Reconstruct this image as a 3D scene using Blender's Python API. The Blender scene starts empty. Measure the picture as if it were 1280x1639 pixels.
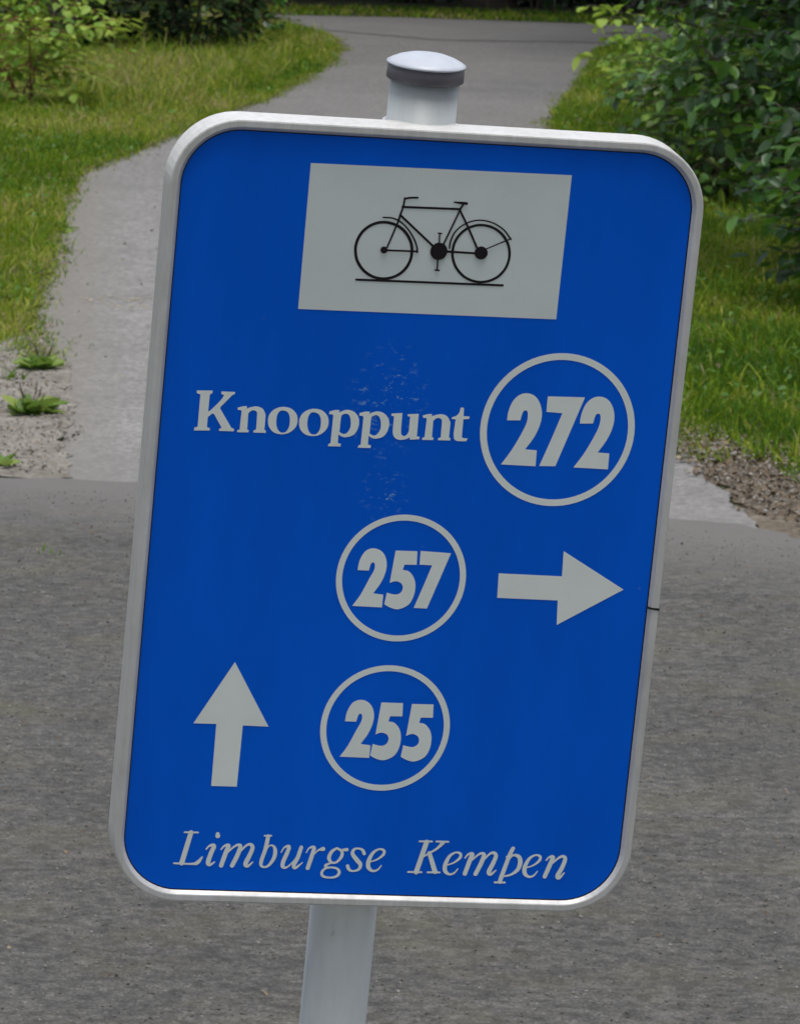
import bpy, math, random
import numpy as np
from mathutils import Vector, Matrix
from mathutils.geometry import tessellate_polygon

# ------------------------------------------------------------------ camera, sky, sun, exposure
SC = bpy.context.scene
COL = SC.collection
F = 8500.0                                   # focal length in photo pixels (photo 1280 x 1639)
CAM_AXES = Matrix(((0.9996573, 0.0261769, 0.0), (0.0035680, -0.1362574, 0.9906670), (0.0259326, -0.9903276, -0.1363041)))
CAM_POS = Vector((0.0, 0.0, 1.75))
cam_data = bpy.data.cameras.new('camera')
cam = bpy.data.objects.new('camera', cam_data); COL.objects.link(cam)
m3 = CAM_AXES @ Matrix(((1, 0, 0), (0, -1, 0), (0, 0, -1)))
cam.matrix_world = Matrix.Translation(CAM_POS) @ m3.to_4x4()
cam_data.sensor_fit = 'VERTICAL'; cam_data.sensor_height = 36.0
cam_data.lens = F / 1639 * 36.0
cam_data.clip_start = 0.05; cam_data.clip_end = 800
cam_data.dof.use_dof = True; cam_data.dof.focus_distance = 3.95; cam_data.dof.aperture_fstop = 72
SC.camera = cam

SUN_EL, SUN_AZ = math.radians(78), math.radians(160)      # azimuth measured from +Y towards +X
world = bpy.data.worlds.new('World'); SC.world = world; world.use_nodes = True
wn = world.node_tree; wn.nodes.clear()
sky = wn.nodes.new('ShaderNodeTexSky'); sky.sky_type = 'NISHITA'; sky.sun_disc = False
sky.sun_elevation = SUN_EL; sky.sun_rotation = SUN_AZ; sky.air_density = 1.0; sky.dust_density = 3.0; sky.ozone_density = 1.0
hs = wn.nodes.new('ShaderNodeHueSaturation'); hs.inputs['Saturation'].default_value = 0.45   # overcast sky: greyer than a clear one
bg = wn.nodes.new('ShaderNodeBackground'); bg.inputs['Strength'].default_value = 0.15
wo = wn.nodes.new('ShaderNodeOutputWorld')
wn.links.new(sky.outputs[0], hs.inputs['Color']); wn.links.new(hs.outputs[0], bg.inputs['Color']); wn.links.new(bg.outputs[0], wo.inputs[0])
sun_d = bpy.data.lights.new('sun', 'SUN'); sun_d.energy = 1.5; sun_d.angle = math.radians(25); sun_d.color = (1.0, 0.96, 0.9)
sun = bpy.data.objects.new('sun', sun_d); COL.objects.link(sun)
sdir = Vector((math.cos(SUN_EL) * math.sin(SUN_AZ), math.cos(SUN_EL) * math.cos(SUN_AZ), math.sin(SUN_EL)))
sun.rotation_euler = sdir.to_track_quat('Z', 'Y').to_euler(); sun.location = sdir * 50
vs = SC.view_settings; vs.view_transform = 'Standard'; vs.look = 'None'; vs.gamma = 1; vs.use_curve_mapping = False
vs.exposure = 0.42

# ------------------------------------------------------------------ helpers
def gp(px, py):
    """ground point seen at a photo pixel"""
    d = CAM_AXES @ Vector(((px - 640) / F, (py - 819.5) / F, 1.0))
    k = -CAM_POS.z / d.z
    return (CAM_POS + d * k).to_2d()
def gpl(pts): return [tuple(gp(*p)) for p in pts]
def link(o, parent=None):
    COL.objects.link(o)
    if parent is not None: o.parent = parent
    return o
def tag(o, label=None, cat=None, group=None, kind=None):
    if label: o['label'] = label
    if cat: o['category'] = cat
    if group: o['group'] = group
    if kind: o['kind'] = kind
    return o
def empty(name, loc):
    o = bpy.data.objects.new(name, None); o.location = loc; o.empty_display_size = 0.1
    return link(o)
def mesh_obj(name, me, mat=None, parent=None, smooth=False):
    if mat is not None and not me.materials: me.materials.append(mat)
    if smooth:
        me.polygons.foreach_set('use_smooth', [True] * len(me.polygons))
    return link(bpy.data.objects.new(name, me), parent)
def pyobj(name, V, Fc, mat, parent=None, smooth=False):
    me = bpy.data.meshes.new(name); me.from_pydata([tuple(v) for v in V], [], Fc); me.validate(); me.update()
    return mesh_obj(name, me, mat, parent, smooth)
def fast_mesh(name, V, T, tint=None, mat=None, smooth=False):
    me = bpy.data.meshes.new(name)
    V = np.asarray(V, np.float32); T = np.asarray(T, np.int32)
    me.vertices.add(len(V)); me.vertices.foreach_set('co', V.ravel())
    me.loops.add(T.size); me.loops.foreach_set('vertex_index', T.ravel())
    me.polygons.add(len(T)); me.polygons.foreach_set('loop_start', np.arange(0, T.size, 3, dtype=np.int32))
    if smooth: me.polygons.foreach_set('use_smooth', np.ones(len(T), bool))
    me.update(calc_edges=True)
    if tint is not None:
        a = me.attributes.new('tint', 'FLOAT', 'POINT'); a.data.foreach_set('value', np.asarray(tint, np.float32))
    if mat: me.materials.append(mat)
    return me
def catmull(P, closed=False, sub=5):
    """P: list of tuples; smooth interpolation of all components"""
    P = [np.array(p, float) for p in P]; n = len(P); out = []
    for i in range(n if closed else n - 1):
        p1 = P[i]; p2 = P[(i + 1) % n]
        p0 = P[i - 1] if (closed or i > 0) else p1 - (p2 - p1)
        p3 = P[(i + 2) % n] if (closed or i + 2 < n) else p2 + (p2 - p1)
        for k in range(sub):
            t = k / sub
            out.append(0.5 * (2 * p1 + (p2 - p0) * t + (2 * p0 - 5 * p1 + 4 * p2 - p3) * t * t + (3 * p1 - p0 - 3 * p2 + p3) * t ** 3))
    if not closed: out.append(P[-1])
    return out
def tube(path, radii, seg=6, V=None, Fc=None):
    """tapered tube along 3-D points; appends to V, Fc"""
    V = [] if V is None else V; Fc = [] if Fc is None else Fc
    base = len(V); n = len(path); path = [Vector(p) for p in path]
    for i, p in enumerate(path):
        d = (path[min(i + 1, n - 1)] - path[max(i - 1, 0)]).normalized()
        a = d.orthogonal().normalized() if i == 0 else (a - d * a.dot(d)).normalized()
        b = d.cross(a)
        for k in range(seg):
            th = 2 * math.pi * k / seg
            V.append(p + (a * math.cos(th) + b * math.sin(th)) * radii[i])
    for i in range(n - 1):
        for k in range(seg):
            k2 = (k + 1) % seg
            Fc.append((base + i * seg + k, base + i * seg + k2, base + (i + 1) * seg + k2, base + (i + 1) * seg + k))
    Fc.append(tuple(base + (n - 1) * seg + k for k in range(seg)))
    Fc.append(tuple(base + k for k in reversed(range(seg))))
    return V, Fc
def lathe(name, prof, mat, parent, cx, cy, seg=48):
    V = []; Fc = []
    for r, z in prof:
        for k in range(seg):
            th = 2 * math.pi * k / seg; V.append((cx + r * math.cos(th), cy + r * math.sin(th), z))
    for i in range(len(prof) - 1):
        for k in range(seg):
            k2 = (k + 1) % seg; Fc.append((i * seg + k, i * seg + k2, (i + 1) * seg + k2, (i + 1) * seg + k))
    return pyobj(name, V, Fc, mat, parent, True)

# ------------------------------------------------------------------ material helpers
class NT:
    def __init__(s, name):
        s.m = bpy.data.materials.new(name); s.m.use_nodes = True; s.t = s.m.node_tree
        s.b = s.t.nodes['Principled BSDF']; s.out = s.t.nodes['Material Output']
    def n(s, ty, **kw):
        nd = s.t.nodes.new(ty)
        for k, v in kw.items():
            if k in nd.inputs: nd.inputs[k].default_value = v
            else: setattr(nd, k, v)
        return nd
    def l(s, a, b): s.t.links.new(a, b)
    def coord(s, scale=(1, 1, 1), rot=0):
        tc = s.n('ShaderNodeTexCoord'); mp = s.n('ShaderNodeMapping'); mp.inputs['Scale'].default_value = scale; mp.inputs['Rotation'].default_value[2] = rot
        s.l(tc.outputs['Object'], mp.inputs['Vector']); return mp.outputs[0]
    def noise(s, co, scale, detail=4, rough=0.6, dist=0.0):
        nd = s.n('ShaderNodeTexNoise'); nd.inputs['Scale'].default_value = scale; nd.inputs['Detail'].default_value = detail
        nd.inputs['Roughness'].default_value = rough; nd.inputs['Distortion'].default_value = dist
        if co is not None: s.l(co, nd.inputs['Vector'])
        return nd.outputs[0]
    def ramp(s, fac, stops):
        r = s.n('ShaderNodeValToRGB'); e = r.color_ramp.elements
        while len(e) < len(stops): e.new(0.5)
        for el, (p, c) in zip(e, stops):
            el.position = p; el.color = (c if len(c) == 4 else (*c, 1)) if hasattr(c, '__len__') else (c, c, c, 1)
        s.l(fac, r.inputs[0]); return r.outputs[0]
    def mix(s, fac, a, b, mode='MIX'):
        x = s.n('ShaderNodeMix'); x.data_type = 'RGBA'; x.blend_type = mode
        for v, i in ((fac, 0), (a, 6), (b, 7)):
            if isinstance(v, (int, float)): x.inputs[i].default_value = v if i == 0 else (v, v, v, 1)
            elif isinstance(v, tuple): x.inputs[i].default_value = (*v, 1)
            else: s.l(v, x.inputs[i])
        return x.outputs[2]
    def bump(s, h, strength, dist):
        b = s.n('ShaderNodeBump'); b.inputs['Strength'].default_value = strength; b.inputs['Distance'].default_value = dist
        s.l(h, b.inputs['Height']); s.l(b.outputs[0], s.b.inputs['Normal'])
def asphalt(name, lo, hi, speck, patch=0.5, tone=(1.0, 0.97, 0.92), spk=0.6, moss=0.0):
    t = NT(name); co = t.coord(); t.b.inputs['Roughness'].default_value = 0.85
    big = t.ramp(t.noise(co, 1.3, 5, 0.62, 0.6), [(0.32, lo), (0.68, hi)])
    fine = t.noise(co, 190, 3, 0.75)
    mid = t.noise(co, 46, 5, 0.75)
    mid2 = t.noise(co, 13, 5, 0.7, 0.4)
    c = t.mix(patch, big, t.ramp(mid, [(0.3, lo), (0.72, hi)]))
    c = t.mix(spk, c, t.ramp(fine, [(0.34, 0.32), (0.5, 0.95), (0.66, 1.75)]), 'MULTIPLY')
    vo = t.n('ShaderNodeTexVoronoi'); vo.inputs['Scale'].default_value = 75; t.l(co, vo.inputs['Vector'])
    c = t.mix(t.ramp(vo.outputs['Distance'], [(0.10, 0.85), (0.2, 0.0)]), c, t.mix(t.ramp(t.noise(co, 55, 2), [(0.55, 0), (0.62, 1)]), c, speck))
    c = t.mix(min(1, spk * 1.2), c, t.ramp(mid, [(0.38, 0.55), (0.5, 1.0), (0.62, 1.5)]), 'MULTIPLY')
    c = t.mix(min(1, spk), c, t.ramp(mid2, [(0.34, 0.8), (0.66, 1.2)]), 'MULTIPLY')
    c = t.mix(1.0, c, tone, 'MULTIPLY')
    if moss: c = t.mix(t.ramp(t.noise(co, 3.1, 6, 0.7, 0.3), [(0.5, 0), (0.75, moss)]), c, (0.11, 0.105, 0.045))
    t.l(c, t.b.inputs['Base Color']); t.bump(t.mix(0.5, fine, mid), 0.6, 0.004)
    return t.m
def leaf_mat(name, stops, rough=0.45, trans=0.3, tcol=(0.25, 0.4, 0.05), spec=0.5):
    t = NT(name); at = t.n('ShaderNodeAttribute'); at.attribute_name = 'tint'
    c = t.ramp(at.outputs['Fac'], stops)
    c2 = t.mix(0.35, c, t.ramp(t.noise(t.coord(), 60, 2), [(0.3, 0.5), (0.7, 1.4)]), 'MULTIPLY')
    t.l(c2, t.b.inputs['Base Color']); t.b.inputs['Roughness'].default_value = rough
    t.b.inputs['Specular IOR Level'].default_value = spec
    tr = t.n('ShaderNodeBsdfTranslucent'); t.l(t.mix(0.5, c2, tcol), tr.inputs['Color'])
    ms = t.n('ShaderNodeMixShader'); ms.inputs[0].default_value = trans
    t.l(t.b.outputs[0], ms.inputs[1]); t.l(tr.outputs[0], ms.inputs[2]); t.l(ms.outputs[0], t.out.inputs['Surface'])
    return t.m
def plain(name, col, rough=0.5, metal=0.0, var=0.15, scale=20, spec=0.5):
    t = NT(name); co = t.coord()
    c = t.mix(1.0, col, t.ramp(t.noise(co, scale, 5, 0.65), [(0.25, 1 - var), (0.75, 1 + var)]), 'MULTIPLY')
    t.l(c, t.b.inputs['Base Color']); t.b.inputs['Roughness'].default_value = rough; t.b.inputs['Metallic'].default_value = metal
    t.b.inputs['Specular IOR Level'].default_value = spec
    return t.m

# outlines of the print on the plate, in millimetres from its centre (x right, z up); P = filled outline (x, z, smooth), S = pen strokes (x, z, width)
GLYPHS = {'letters':{'Knooppunt':[['P',[[[-165.3,95.2,0],[-153.5,95.7,0],[-153.7,93.6,0],[-155.4,92.6,0],[-155.5,79.9,0],[-153.7,81.0,1],[-147.3,88.3,1],[-145.3,91.6,0],[-144.8,92.7,0],[-147.1,93.5,0],[-146.9,95.4,0],[-136.7,95.4,0],[-137.1,93.8,0],[-138.9,92.8,0],[-140.9,90.4,1],[-146.7,83.6,0],[-146.8,82.4,0],[-137.4,68.4,0],[-135.1,67.5,0],[-135.3,65.7,0],[-146.3,65.5,0],[-146.1,67.3,0],[-144.4,67.9,0],[-151.0,78.1,0],[-152.3,78.5,0],[-155.4,75.5,0],[-155.4,67.9,0],[-152.9,67.3,0],[-153.2,65.5,0],[-164.8,65.0,0],[-164.6,67.2,0],[-162.3,68.1,0],[-162.3,92.3,0],[-164.9,93.2,0]]]],['P',[[[-134.1,83.7,0],[-129.9,85.0,1],[-127.1,85.1,0],[-127.3,83.2,0],[-125.0,84.3,1],[-120.4,85.3,1],[-115.9,84.2,1],[-113.3,80.5,1],[-112.8,78.1,1],[-112.7,67.9,0],[-111.5,67.4,0],[-111.6,65.6,0],[-120.8,65.5,0],[-120.7,67.1,0],[-118.9,67.8,0],[-119.1,79.0,1],[-119.7,81.3,1],[-121.8,82.3,1],[-124.0,81.7,1],[-125.7,79.8,0],[-125.5,67.6,0],[-124.2,67.0,0],[-124.4,65.4,0],[-132.8,65.2,0],[-132.7,66.8,0],[-131.1,67.3,0],[-130.8,81.1,0],[-131.2,82.0,0],[-133.6,82.0,0]]]],['P',[[[-100.6,85.9,1],[-94.6,85.0,1],[-90.1,81.2,1],[-88.7,76.5,1],[-89.5,71.4,1],[-93.5,67.0,1],[-98.9,65.2,1],[-105.1,66.1,1],[-109.2,69.9,1],[-110.7,74.9,1],[-109.9,80.0,1],[-106.2,84.1,1]],[[-100.5,83.2,1],[-97.1,82.4,1],[-95.1,79.5,1],[-94.4,75.7,1],[-94.7,70.9,1],[-96.5,67.4,1],[-98.8,66.4,1],[-101.7,67.3,1],[-103.9,71.1,1],[-104.5,75.8,1],[-104.0,80.0,1],[-102.6,82.4,1]]]],['P',[[[-77.4,85.6,1],[-71.4,84.7,1],[-67.0,80.9,1],[-65.5,76.2,1],[-66.3,71.1,1],[-70.3,66.7,1],[-75.7,64.9,1],[-81.9,65.8,1],[-86.1,69.6,1],[-87.5,74.6,1],[-86.7,79.7,1],[-83.0,83.8,1]],[[-77.4,82.9,1],[-74.0,82.0,1],[-71.9,79.2,1],[-71.2,75.3,1],[-71.5,70.6,1],[-73.3,67.1,1],[-75.6,66.1,1],[-78.5,67.0,1],[-80.7,70.8,1],[-81.3,75.5,1],[-80.9,79.6,1],[-79.5,82.1,1]]]],['P',[[[-65.6,84.2,0],[-61.5,85.4,0],[-58.2,85.5,0],[-58.3,83.6,0],[-55.6,85.1,1],[-52.2,86.0,1],[-47.4,84.8,1],[-43.9,81.1,1],[-42.7,76.7,1],[-43.5,71.3,1],[-46.3,67.0,1],[-51.4,65.2,1],[-54.7,65.5,1],[-57.4,67.1,0],[-57.2,60.4,0],[-54.8,60.0,0],[-55.0,57.9,0],[-64.4,57.7,0],[-64.1,59.5,0],[-62.6,60.2,0],[-62.5,81.0,0],[-63.2,82.0,0],[-65.7,82.0,0]],[[-56.5,80.5,1],[-55.1,82.3,1],[-52.8,83.0,1],[-50.5,81.6,1],[-49.1,77.6,1],[-49.0,72.8,1],[-50.6,69.1,1],[-53.4,67.5,1],[-56.8,68.9,0]]]],['P',[[[-43.1,84.1,0],[-39.0,85.3,0],[-35.6,85.4,0],[-35.7,83.5,0],[-33.1,85.0,1],[-29.7,85.9,1],[-24.9,84.7,1],[-21.3,81.0,1],[-20.1,76.6,1],[-21.0,71.2,1],[-23.8,66.9,1],[-28.9,65.1,1],[-32.1,65.5,1],[-34.8,67.0,0],[-34.6,60.3,0],[-32.3,59.9,0],[-32.4,57.8,0],[-41.9,57.6,0],[-41.6,59.4,0],[-40.0,60.1,0],[-39.9,80.9,0],[-40.7,81.9,0],[-43.1,81.9,0]],[[-34.0,80.4,1],[-32.5,82.3,1],[-30.3,83.0,1],[-28.0,81.5,1],[-26.5,77.5,1],[-26.4,72.8,1],[-28.1,69.0,1],[-30.9,67.4,1],[-34.2,68.8,0]]]],['P',[[[-19.1,84.7,0],[-14.6,85.2,0],[-11.1,85.5,0],[-10.8,71.7,1],[-9.79,68.7,1],[-7.96,68.1,1],[-6.04,69.5,1],[-4.98,71.9,0],[-5.01,83.1,0],[-7.09,83.3,0],[-6.94,84.8,0],[1.23,85.5,0],[1.44,68.3,0],[3.54,68.0,0],[3.35,66.2,0],[-3.71,65.5,0],[-3.71,67.3,0],[-6.27,65.9,1],[-10.9,65.0,1],[-14.7,66.2,1],[-16.8,69.6,1],[-17.1,73.2,0],[-17.1,82.7,0],[-19.2,83.0,0]]]],['P',[[[4.27,84.4,0],[8.39,85.6,1],[11.3,85.8,0],[11.0,83.9,0],[13.4,85.0,1],[17.9,86.0,1],[22.4,84.8,1],[25.1,81.1,1],[25.6,78.8,1],[25.6,68.6,0],[26.9,68.0,0],[26.7,66.3,0],[17.5,66.1,0],[17.6,67.7,0],[19.4,68.4,0],[19.2,79.7,1],[18.6,82.0,1],[16.6,83.0,1],[14.3,82.4,1],[12.6,80.4,0],[12.8,68.2,0],[14.2,67.7,0],[13.9,66.0,0],[5.51,65.8,0],[5.65,67.4,0],[7.23,68.0,0],[7.58,81.8,0],[7.09,82.6,0],[4.77,82.6,0]]]],['P',[[[32.1,91.7,0],[34.6,91.8,0],[35.0,85.3,0],[39.7,85.2,0],[39.3,83.3,0],[35.1,82.9,0],[35.2,72.6,1],[35.4,69.3,1],[36.8,68.6,1],[39.8,68.5,0],[38.8,66.3,0],[32.0,66.2,1],[29.5,67.9,1],[28.8,72.3,0],[29.3,82.6,0],[26.2,82.7,0],[26.4,84.1,0],[29.5,85.4,1],[31.5,88.0,1]]]]],
'Limburgse':[['S',[[[-140.2,-245.0,3.64],[-145.2,-269.3,3.92]],[[-145.0,-244.9,1.40],[-135.0,-244.8,1.40]],[[-151.0,-269.6,1.40],[-137.9,-269.7,1.55],[-133.3,-268.5,3.08],[-130.0,-263.8,1.12]]]],['S',[[[-120.0,-245.4,2.80],[-119.8,-247.0,3.64]],[[-127.8,-258.0,0.99],[-125.3,-255.0,1.68],[-121.9,-254.9,3.23],[-123.8,-261.2,3.51],[-125.3,-268.1,3.51],[-123.7,-270.0,2.39],[-120.2,-267.5,0.99]]]],['S',[[[-116.5,-257.9,0.99],[-114.2,-254.9,1.68],[-110.9,-254.4,3.08],[-112.4,-259.7,3.51],[-115.2,-270.3,3.36]],[[-111.6,-260.3,1.12],[-107.1,-255.5,1.55],[-103.8,-253.6,2.11],[-101.9,-255.1,3.23],[-103.6,-261.9,3.51],[-106.9,-270.1,3.36]],[[-102.8,-260.6,1.12],[-98.0,-254.3,1.68],[-94.6,-252.9,2.39],[-92.6,-255.3,3.08],[-94.1,-261.0,3.36],[-96.8,-268.2,3.51],[-95.0,-270.2,2.24],[-91.3,-266.6,0.99]]]],['S',[[[-84.6,-245.8,1.27],[-78.9,-245.6,1.27]],[[-81.5,-246.1,3.05],[-82.8,-256.6,3.05],[-84.9,-265.0,2.95],[-84.9,-269.2,2.31],[-82.4,-270.6,1.58],[-79.0,-269.0,2.11],[-75.7,-263.3,2.95],[-75.1,-257.7,2.95],[-76.8,-253.8,1.89],[-79.9,-253.5,1.05],[-81.9,-257.0,0.78]]]],['S',[[[-70.7,-258.8,0.78],[-68.4,-254.5,1.37],[-64.9,-253.7,2.62],[-66.0,-258.9,3.15],[-68.3,-265.9,3.26],[-68.2,-269.9,2.83],[-65.0,-270.1,1.47],[-60.1,-264.7,1.05],[-57.1,-258.6,1.27]],[[-55.6,-254.1,2.95],[-57.6,-262.3,3.15],[-60.0,-268.4,3.05],[-58.5,-270.5,2.21],[-53.5,-266.0,0.78]]]],['S',[[[-51.5,-258.4,0.78],[-49.4,-254.4,1.37],[-45.9,-253.8,2.52],[-46.4,-258.2,3.15],[-49.2,-270.4,3.15]],[[-45.8,-260.1,0.78],[-42.5,-256.0,1.37],[-38.9,-254.8,3.36]]]],['S',[[[-28.4,-253.9,1.68],[-31.9,-256.6,2.52],[-33.7,-261.6,2.95],[-31.6,-265.2,1.99],[-27.8,-265.1,1.78],[-24.4,-260.8,2.52],[-24.3,-256.4,2.21],[-28.4,-253.9,1.68]],[[-24.4,-255.2,1.58],[-20.7,-254.8,2.73]],[[-31.6,-265.6,1.37],[-35.8,-267.7,2.21],[-34.6,-269.4,1.89],[-31.2,-269.3,1.47]],[[-32.1,-269.1,1.37],[-26.9,-270.0,1.78],[-24.8,-273.0,2.42],[-26.7,-276.2,1.99],[-31.6,-277.4,1.47],[-36.8,-276.5,1.99],[-38.2,-273.6,2.11],[-36.0,-270.3,1.78],[-31.9,-269.2,1.37]]]],['S',[[[-7.12,-257.6,2.62],[-8.61,-254.8,2.21],[-12.2,-253.6,1.47],[-15.3,-254.7,2.21],[-15.9,-258.2,2.95],[-12.2,-262.8,3.36],[-9.20,-266.4,3.05],[-10.2,-270.2,2.11],[-14.6,-271.7,1.47],[-17.6,-270.4,2.42],[-18.9,-267.7,2.62]]]],['S',[[[-1.78,-264.0,0.94],[3.42,-261.8,1.37],[7.56,-258.0,2.21],[7.79,-254.7,2.11],[3.99,-253.7,1.47],[-0.44,-256.8,2.42],[-3.18,-263.4,3.26],[-2.69,-268.6,3.15],[0.71,-271.2,1.89],[4.23,-270.2,1.47],[7.03,-266.5,0.84]]]]],
'Kempen':[['S',[[[39.9,-246.9,3.80],[34.2,-271.1,3.80]],[[34.4,-246.5,1.47],[44.0,-246.3,1.47]],[[28.0,-271.1,1.47],[38.2,-271.0,1.47]],[[52.4,-247.0,3.19],[47.9,-252.1,1.84],[37.5,-259.2,1.22]],[[42.8,-255.5,3.19],[48.6,-270.3,3.80]],[[47.3,-246.1,1.47],[56.5,-246.1,1.47]],[[42.9,-270.8,1.47],[52.1,-270.7,1.47]]]],['S',[[[57.4,-264.8,0.94],[62.5,-262.6,1.37],[66.7,-258.8,2.21],[66.9,-255.5,2.11],[63.1,-254.5,1.47],[58.7,-257.6,2.42],[56.0,-264.3,3.26],[56.4,-269.4,3.15],[59.8,-272.0,1.89],[63.4,-271.0,1.47],[66.2,-267.3,0.84]]]],['S',[[[70.5,-258.9,0.99],[72.8,-255.8,1.68],[76.1,-255.3,3.08],[74.6,-260.6,3.51],[71.8,-271.2,3.36]],[[75.4,-261.2,1.12],[79.9,-256.4,1.55],[83.2,-254.5,2.11],[85.1,-256.1,3.23],[83.4,-262.8,3.51],[80.1,-271.1,3.36]],[[84.2,-261.5,1.12],[89.0,-255.2,1.68],[92.4,-253.8,2.39],[94.4,-256.2,3.08],[92.9,-261.9,3.36],[90.2,-269.1,3.51],[92.0,-271.1,2.24],[95.7,-267.5,0.99]]]],['S',[[[102.3,-257.1,0.99],[104.8,-254.8,1.40]],[[107.0,-249.9,3.08],[104.9,-255.4,3.23],[100.1,-273.8,3.36],[99.7,-276.9,3.23]],[[95.6,-277.4,1.55],[103.3,-277.3,1.55]],[[104.1,-260.2,1.05],[107.2,-255.5,1.68],[111.6,-255.9,2.95],[113.7,-260.2,3.51],[112.4,-266.5,3.08],[107.7,-270.7,1.83],[102.5,-272.3,1.40]]]],['S',[[[119.1,-265.0,0.94],[124.3,-262.8,1.37],[128.4,-259.0,2.21],[128.7,-255.7,2.11],[124.9,-254.7,1.47],[120.4,-257.8,2.42],[117.7,-264.4,3.26],[118.2,-269.6,3.15],[121.6,-272.2,1.89],[125.1,-271.2,1.47],[127.9,-267.5,0.84]]]],['S',[[[133.5,-258.8,0.99],[135.8,-256.1,1.68],[138.7,-256.0,3.23],[137.2,-261.4,3.51],[133.9,-271.6,3.36]],[[137.8,-262.0,0.99],[143.3,-256.3,1.83],[146.8,-255.1,2.39],[148.3,-257.4,3.08],[146.6,-264.2,3.36],[143.7,-270.7,3.36],[145.3,-272.4,2.39],[148.9,-268.0,0.99]]]]]},
'nums':{'272':[['P',[[[68.0,83.7,0],[68.4,90.5,1],[70.9,98.4,1],[75.5,103.4,1],[81.2,105.0,1],[87.2,103.1,1],[91.7,97.5,1],[93.9,89.7,1],[93.2,81.1,1],[89.7,71.5,1],[84.0,62.2,0],[92.9,61.8,0],[93.2,49.6,0],[66.8,49.8,0],[74.3,62.1,1],[81.3,77.4,1],[83.3,84.5,1],[83.0,90.4,1],[81.2,91.9,1],[79.3,90.2,1],[78.1,84.1,0]]]],['P',[[[96.9,103.4,0],[125.2,104.0,0],[108.2,50.3,0],[95.9,49.9,0],[102.3,68.9,1],[109.3,91.1,0],[97.1,91.5,0]]]],['P',[[[123.3,83.8,0],[123.7,90.7,1],[126.2,98.6,1],[130.7,103.5,1],[136.4,105.1,1],[142.4,103.3,1],[146.9,97.7,1],[149.1,89.9,1],[148.4,81.2,1],[144.9,71.6,1],[139.3,62.3,0],[148.2,62.0,0],[148.4,49.7,0],[122.1,50.0,0],[129.6,62.3,1],[136.5,77.5,1],[138.5,84.7,1],[138.3,90.6,1],[136.4,92.0,1],[134.6,90.4,1],[133.3,84.3,0]]]]],
'257':[['P',[[[-33.2,-36.0,0],[-32.5,-29.1,1],[-29.7,-22.5,1],[-26.0,-19.4,1],[-22.1,-18.8,1],[-17.2,-20.3,1],[-13.4,-24.5,1],[-11.6,-30.9,1],[-12.2,-37.7,1],[-14.8,-45.3,1],[-19.7,-53.4,0],[-12.0,-54.2,0],[-12.1,-64.1,0],[-34.7,-63.8,0],[-29.2,-54.8,1],[-23.8,-42.3,1],[-20.8,-35.4,1],[-20.6,-31.3,1],[-22.0,-29.6,1],[-23.6,-30.9,1],[-24.7,-36.1,0]]]],['P',[[[-5.98,-19.8,0],[10.5,-19.6,0],[11.0,-30.1,0],[1.70,-30.4,0],[0.90,-34.5,0],[5.53,-35.4,1],[9.81,-40.2,1],[11.7,-47.0,1],[10.8,-55.2,1],[7.41,-61.5,1],[0.40,-65.0,1],[-5.70,-64.0,1],[-10.6,-61.6,0],[-9.49,-52.5,0],[-6.07,-53.3,1],[-2.03,-53.6,1],[1.13,-51.8,1],[2.26,-48.4,1],[0.80,-45.0,1],[-2.69,-43.5,1],[-5.65,-43.9,1],[-8.07,-45.0,0]]]],['P',[[[12.9,-19.2,0],[36.1,-20.1,0],[22.0,-63.6,0],[11.9,-63.5,0],[16.3,-50.2,1],[22.7,-30.0,0],[13.1,-29.9,0]]]]],
'255':[['P',[[[-31.6,-153.7,0],[-30.9,-146.8,1],[-28.1,-140.2,1],[-24.4,-137.2,1],[-20.4,-136.5,1],[-15.7,-138.0,1],[-11.8,-142.2,1],[-9.97,-148.6,1],[-10.6,-155.4,1],[-13.2,-163.0,1],[-18.1,-171.1,0],[-10.4,-171.9,0],[-10.5,-181.8,0],[-33.1,-181.6,0],[-27.6,-172.5,1],[-22.2,-160.0,1],[-19.2,-153.1,1],[-19.0,-149.0,1],[-20.4,-147.4,1],[-21.9,-148.6,1],[-23.1,-153.8,0]]]],['P',[[[-5.40,-138.0,0],[11.1,-137.9,0],[11.6,-148.3,0],[2.28,-148.6,0],[1.48,-152.7,0],[6.11,-153.6,1],[10.4,-158.4,1],[12.2,-165.2,1],[11.4,-173.4,1],[7.99,-179.7,1],[0.98,-183.2,1],[-5.12,-182.3,1],[-10.0,-179.9,0],[-8.91,-170.7,0],[-5.49,-171.6,1],[-1.45,-171.9,1],[1.71,-170.0,1],[2.84,-166.6,1],[1.38,-163.2,1],[-2.11,-161.7,1],[-5.07,-162.1,1],[-7.49,-163.3,0]]]],['P',[[[18.0,-138.3,0],[34.5,-138.1,0],[35.0,-148.6,0],[25.7,-148.8,0],[24.9,-152.9,0],[29.5,-153.9,1],[33.8,-158.7,1],[35.6,-165.4,1],[34.8,-173.7,1],[31.4,-179.9,1],[24.4,-183.4,1],[18.3,-182.5,1],[13.4,-180.1,0],[14.5,-170.9,0],[17.9,-171.8,1],[21.9,-172.1,1],[25.1,-170.3,1],[26.2,-166.8,1],[24.8,-163.5,1],[21.3,-161.9,1],[18.3,-162.4,1],[15.9,-163.5,0]]]]]},
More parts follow.
